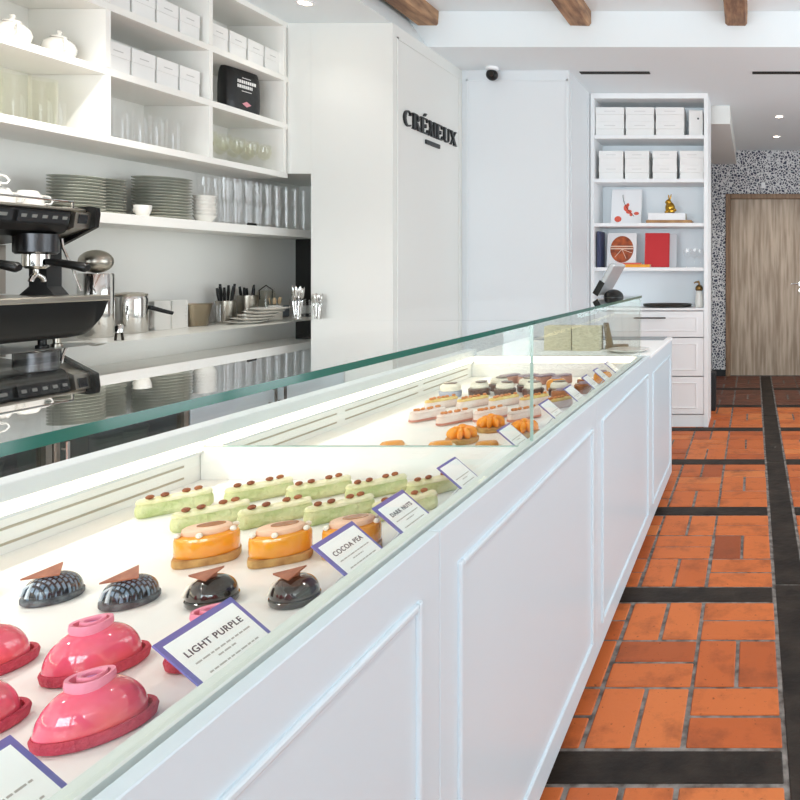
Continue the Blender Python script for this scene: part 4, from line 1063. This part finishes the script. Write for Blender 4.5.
mb = MB(); cake(mb, [(.003, 0), (0, .003), (-.002, .024), (.002, .026)], .042, .042); mb.build('cake_base', GRB, cc, True)
mb = MB(); cake(mb, [(.003, .0262), (0, .034), (.002, .046), (.012, .054)], .040, .040); mb.build('cream_dome', CREAMW, cc, True)
mb = MB(); cake(mb, [(0, .0542), (0, .0575)], .026, .022); mb.build('chocolate_disc', DCH, cc, True)
cc2 = thing('chocolate_cream_cake', 'x', 'cake')
mb = MB(); cake(mb, [(.003, 0), (0, .003), (-.002, .026), (.002, .030)], .042, .042); mb.build('cake_base', DCH, cc2, True)
mb = MB(); cake(mb, [(.006, .0302), (.003, .036), (.006, .048), (.016, .054)], .040, .040); mb.build('cream_dome', CREAMW, cc2, True)
mb = MB(); cake(mb, [(0, .0542), (0, .0572)], .022, .026, c=(.008, 0, 0)); mb.build('chocolate_disc', DCH, cc2, True)
K1, K2 = Kind(cc), Kind(cc2)
K1.put((-1.232, 2.83, ZD), R(20), 'cream dome cake in a blue grey case, leftmost, standing apart', 'chocolate cream cakes')
for i, (x, y) in enumerate(((-1.13, 2.87), (-1.09, 2.985), (-1.02, 2.86), (-.96, 2.96), (-.905, 2.86), (-.80, 2.87))):
    K2.put((x, y, ZD), R(20*i), 'cream dome cake on dark chocolate behind the yellow eclairs, %s' % ('nearest left', 'far left', 'second near', 'far right', 'third near', 'rightmost near')[i], 'chocolate cream cakes')
PKB = mat('pink_brown_cake', '#d3a593', .5, noise=('#b98a78', 25)); MAUVE = mat('mauve_top', '#a3939f', .5)
pb = thing('mauve_slice', 'x', 'cake')
MB().box(-.045, .045, -.022, .022, 0, .034, .003).build('sponge', PKB, pb)
MB().box(-.044, .044, -.021, .021, .0342, .042, .003).build('icing', MAUVE, pb)
K = Kind(pb)
for i, x in enumerate((-1.105, -1.02, -.945, -.87)):
    K.put((x, 3.16, ZD), R(55), 'pink brown sponge slice with mauve icing near the far end, %s' % from_left(i, 4), 'mauve slices')
br = thing('brown_cake', 'x', 'cake')
mb = MB(); cake(mb, [(.002, 0), (0, .003), (0, .034), (.006, .040)], .036, .036); mb.build('glazed_body', mat('caramel_glaze', '#a2602d', .25, coat=.5), br, True)
mb = MB(); cake(mb, [(0, .0402), (.002, .046)], .018, .018); mb.build('button', MAUVE, br, True)
K = Kind(br)
for i, (x, y) in enumerate(((-.765, 2.76), (-.715, 2.92), (-.735, 3.05))):
    K.put((x, y, ZD), 0, 'small caramel brown cake by the far price cards, %s' % ('nearest', 'middle', 'farthest')[i], 'brown cakes')
go = thing('golden_cake', 'x', 'cake')
mb = MB(); cake(mb, [(.003, 0), (0, .004), (0, .036), (.008, .046), (.02, .05)], .042, .036); mb.build('glazed_body', ORGL, go, True)
mb = MB(); cake(mb, [(0, .0502), (.003, .056)], .02, .016); mb.build('mauve_cap', MAUVE, go, True)
K = Kind(go)
for i, (x, y) in enumerate(((-.845, 2.985), (-.69, 3.19))):
    K.put((x, y, ZD), R(30), 'golden orange cake with a mauve cap, %s' % ('beside the chocolate cakes', 'at the far end by the last cards')[i], 'golden cakes')

# ------------------------------------------------------------------ things on the counter end
ZW = .8842
KRAFT = mat('pale_kraft', '#c9c0a2', .7)
K = Kind(tag(MB().box(-.07, .07, -.05, .05, 0, .125, .002).build('kraft_box', KRAFT), 'x', 'box'))
K.put((-.86, 3.62, ZW), R(0), 'pale kraft box seen through the end glass, right of the pair', 'kraft boxes')
K.put((-1.01, 3.64, ZW), R(0), 'pale kraft box seen through the end glass, left of the pair', 'kraft boxes')
st = thing('card_stand', 'small brown wooden stand with slanted back behind the end glass', 'stand', (-.73, 3.68, ZW), R(10))
WST = wood('dark_stand_wood', '#7d6a4c', '#59492f', 12, (1, 4, 1))
MB().box(-.05, .07, -.045, .045, 0, .02, .003).build('foot', WST, st)
MB().prism([(-.045, .0205), (-.01, .0205), (-.035, .135), (-.06, .135)], -.04, .04, axis='y').build('back_board', WST, st)
tag(MB().lathe([(.05, 0), (.09, .004), (.11, .014), (.107, .015), (.05, .006)], n=32).build('plate', PORC, None, True), 'white plate on the counter end behind the end glass', 'plate').location = (-.635, 3.545, ZW)
ps = thing('payment_terminal', 'grey tablet till on a black foot standing on the far end of the glass top', 'till', (-.695, 3.19, ZG1 + .0004), R(-18))
M = Matrix.Translation((0, 0, .012)) @ Matrix.Rotation(R(32), 4, 'Y')
PG = mat('till_grey', '#b9bec2', .35, metal=.3)
mb = MB(); mb.box(-.012, .012, -.055, .055, .0, .165, .006, 2, M=M); mb.build('tablet', PG, ps)
MB().box(-.0135, -.0122, -.048, .048, .045, .155, 0, M=M).build('screen', BLACKP, ps)
MB().box(-.016, .014, -.058, -.0552, .0, .07, .001, M=M).build('reader_slot', BLACKP, ps)
mb = MB(); pr = [(.045, 0)] + [(.045*math.cos(R(a)), .045*math.sin(R(a))*.8) for a in (10, 25, 40, 55, 70, 85)]
mb.lathe(pr, c=(.062, 0, 0), n=26); mb.build('foot', BLACKP, ps, True)

# ------------------------------------------------------------------ camera, light
cam = bpy.data.cameras.new('camera'); co = bpy.data.objects.new('camera', cam); C.objects.link(co)
cam.sensor_width = 36; cam.lens = 695/800*36; cam.shift_x = -0.44125; cam.shift_y = -0.1625
cam.clip_start = 0.02
co.location = (0, 0, 1.30); co.rotation_euler = (R(90), 0, 0)
S.camera = co
w = bpy.data.worlds.new('world'); S.world = w; w.use_nodes = True
bg = w.node_tree.nodes['Background']; bg.inputs[0].default_value = (.80, .90, 1, 1); bg.inputs[1].default_value = 0.4
def area(name, loc, rot, sx, sy, e, col):
    l = bpy.data.lights.new(name, 'AREA'); l.shape = 'RECTANGLE'; l.size = sx; l.size_y = sy; l.energy = e; l.color = col
    o = bpy.data.objects.new(name, l); C.objects.link(o); o.location = loc; o.rotation_euler = rot
    return o
# daylight through the street windows (just outside their panes)
area('daylight_street_bar', (-1.57, YN - .2, 1.5), (R(90), 0, 0), 2.5, 2.4, 195, (.86, .94, 1))
area('daylight_street_aisle', (1.2, YN - .2, 1.5), (R(90), 0, 0), 2.3, 2.4, 150, (.86, .94, 1))
area('side_fill_near', (XR + .2, 2.65, 1.48), (0, R(90), 0), 2.3, 2.0, 50, (.90, .96, 1))  # added fill from the right, outside the made-up near side window
area('side_fill_far', (XR + .2, 4.95, 1.48), (0, R(90), 0), 2.3, 2.0, 46, (.90, .96, 1))  # added fill from the right, outside the made-up far side window
S.view_settings.view_transform = 'Standard'; S.view_settings.look = 'None'
S.view_settings.gamma = 1; S.view_settings.use_curve_mapping = False
S.view_settings.exposure = 0.1
S.cycles.max_bounces = 10; S.cycles.transparent_max_bounces = 32; S.cycles.diffuse_bounces = 5
S.cycles.sample_clamp_indirect = 6; S.cycles.caustics_reflective = False; S.cycles.caustics_refractive = False
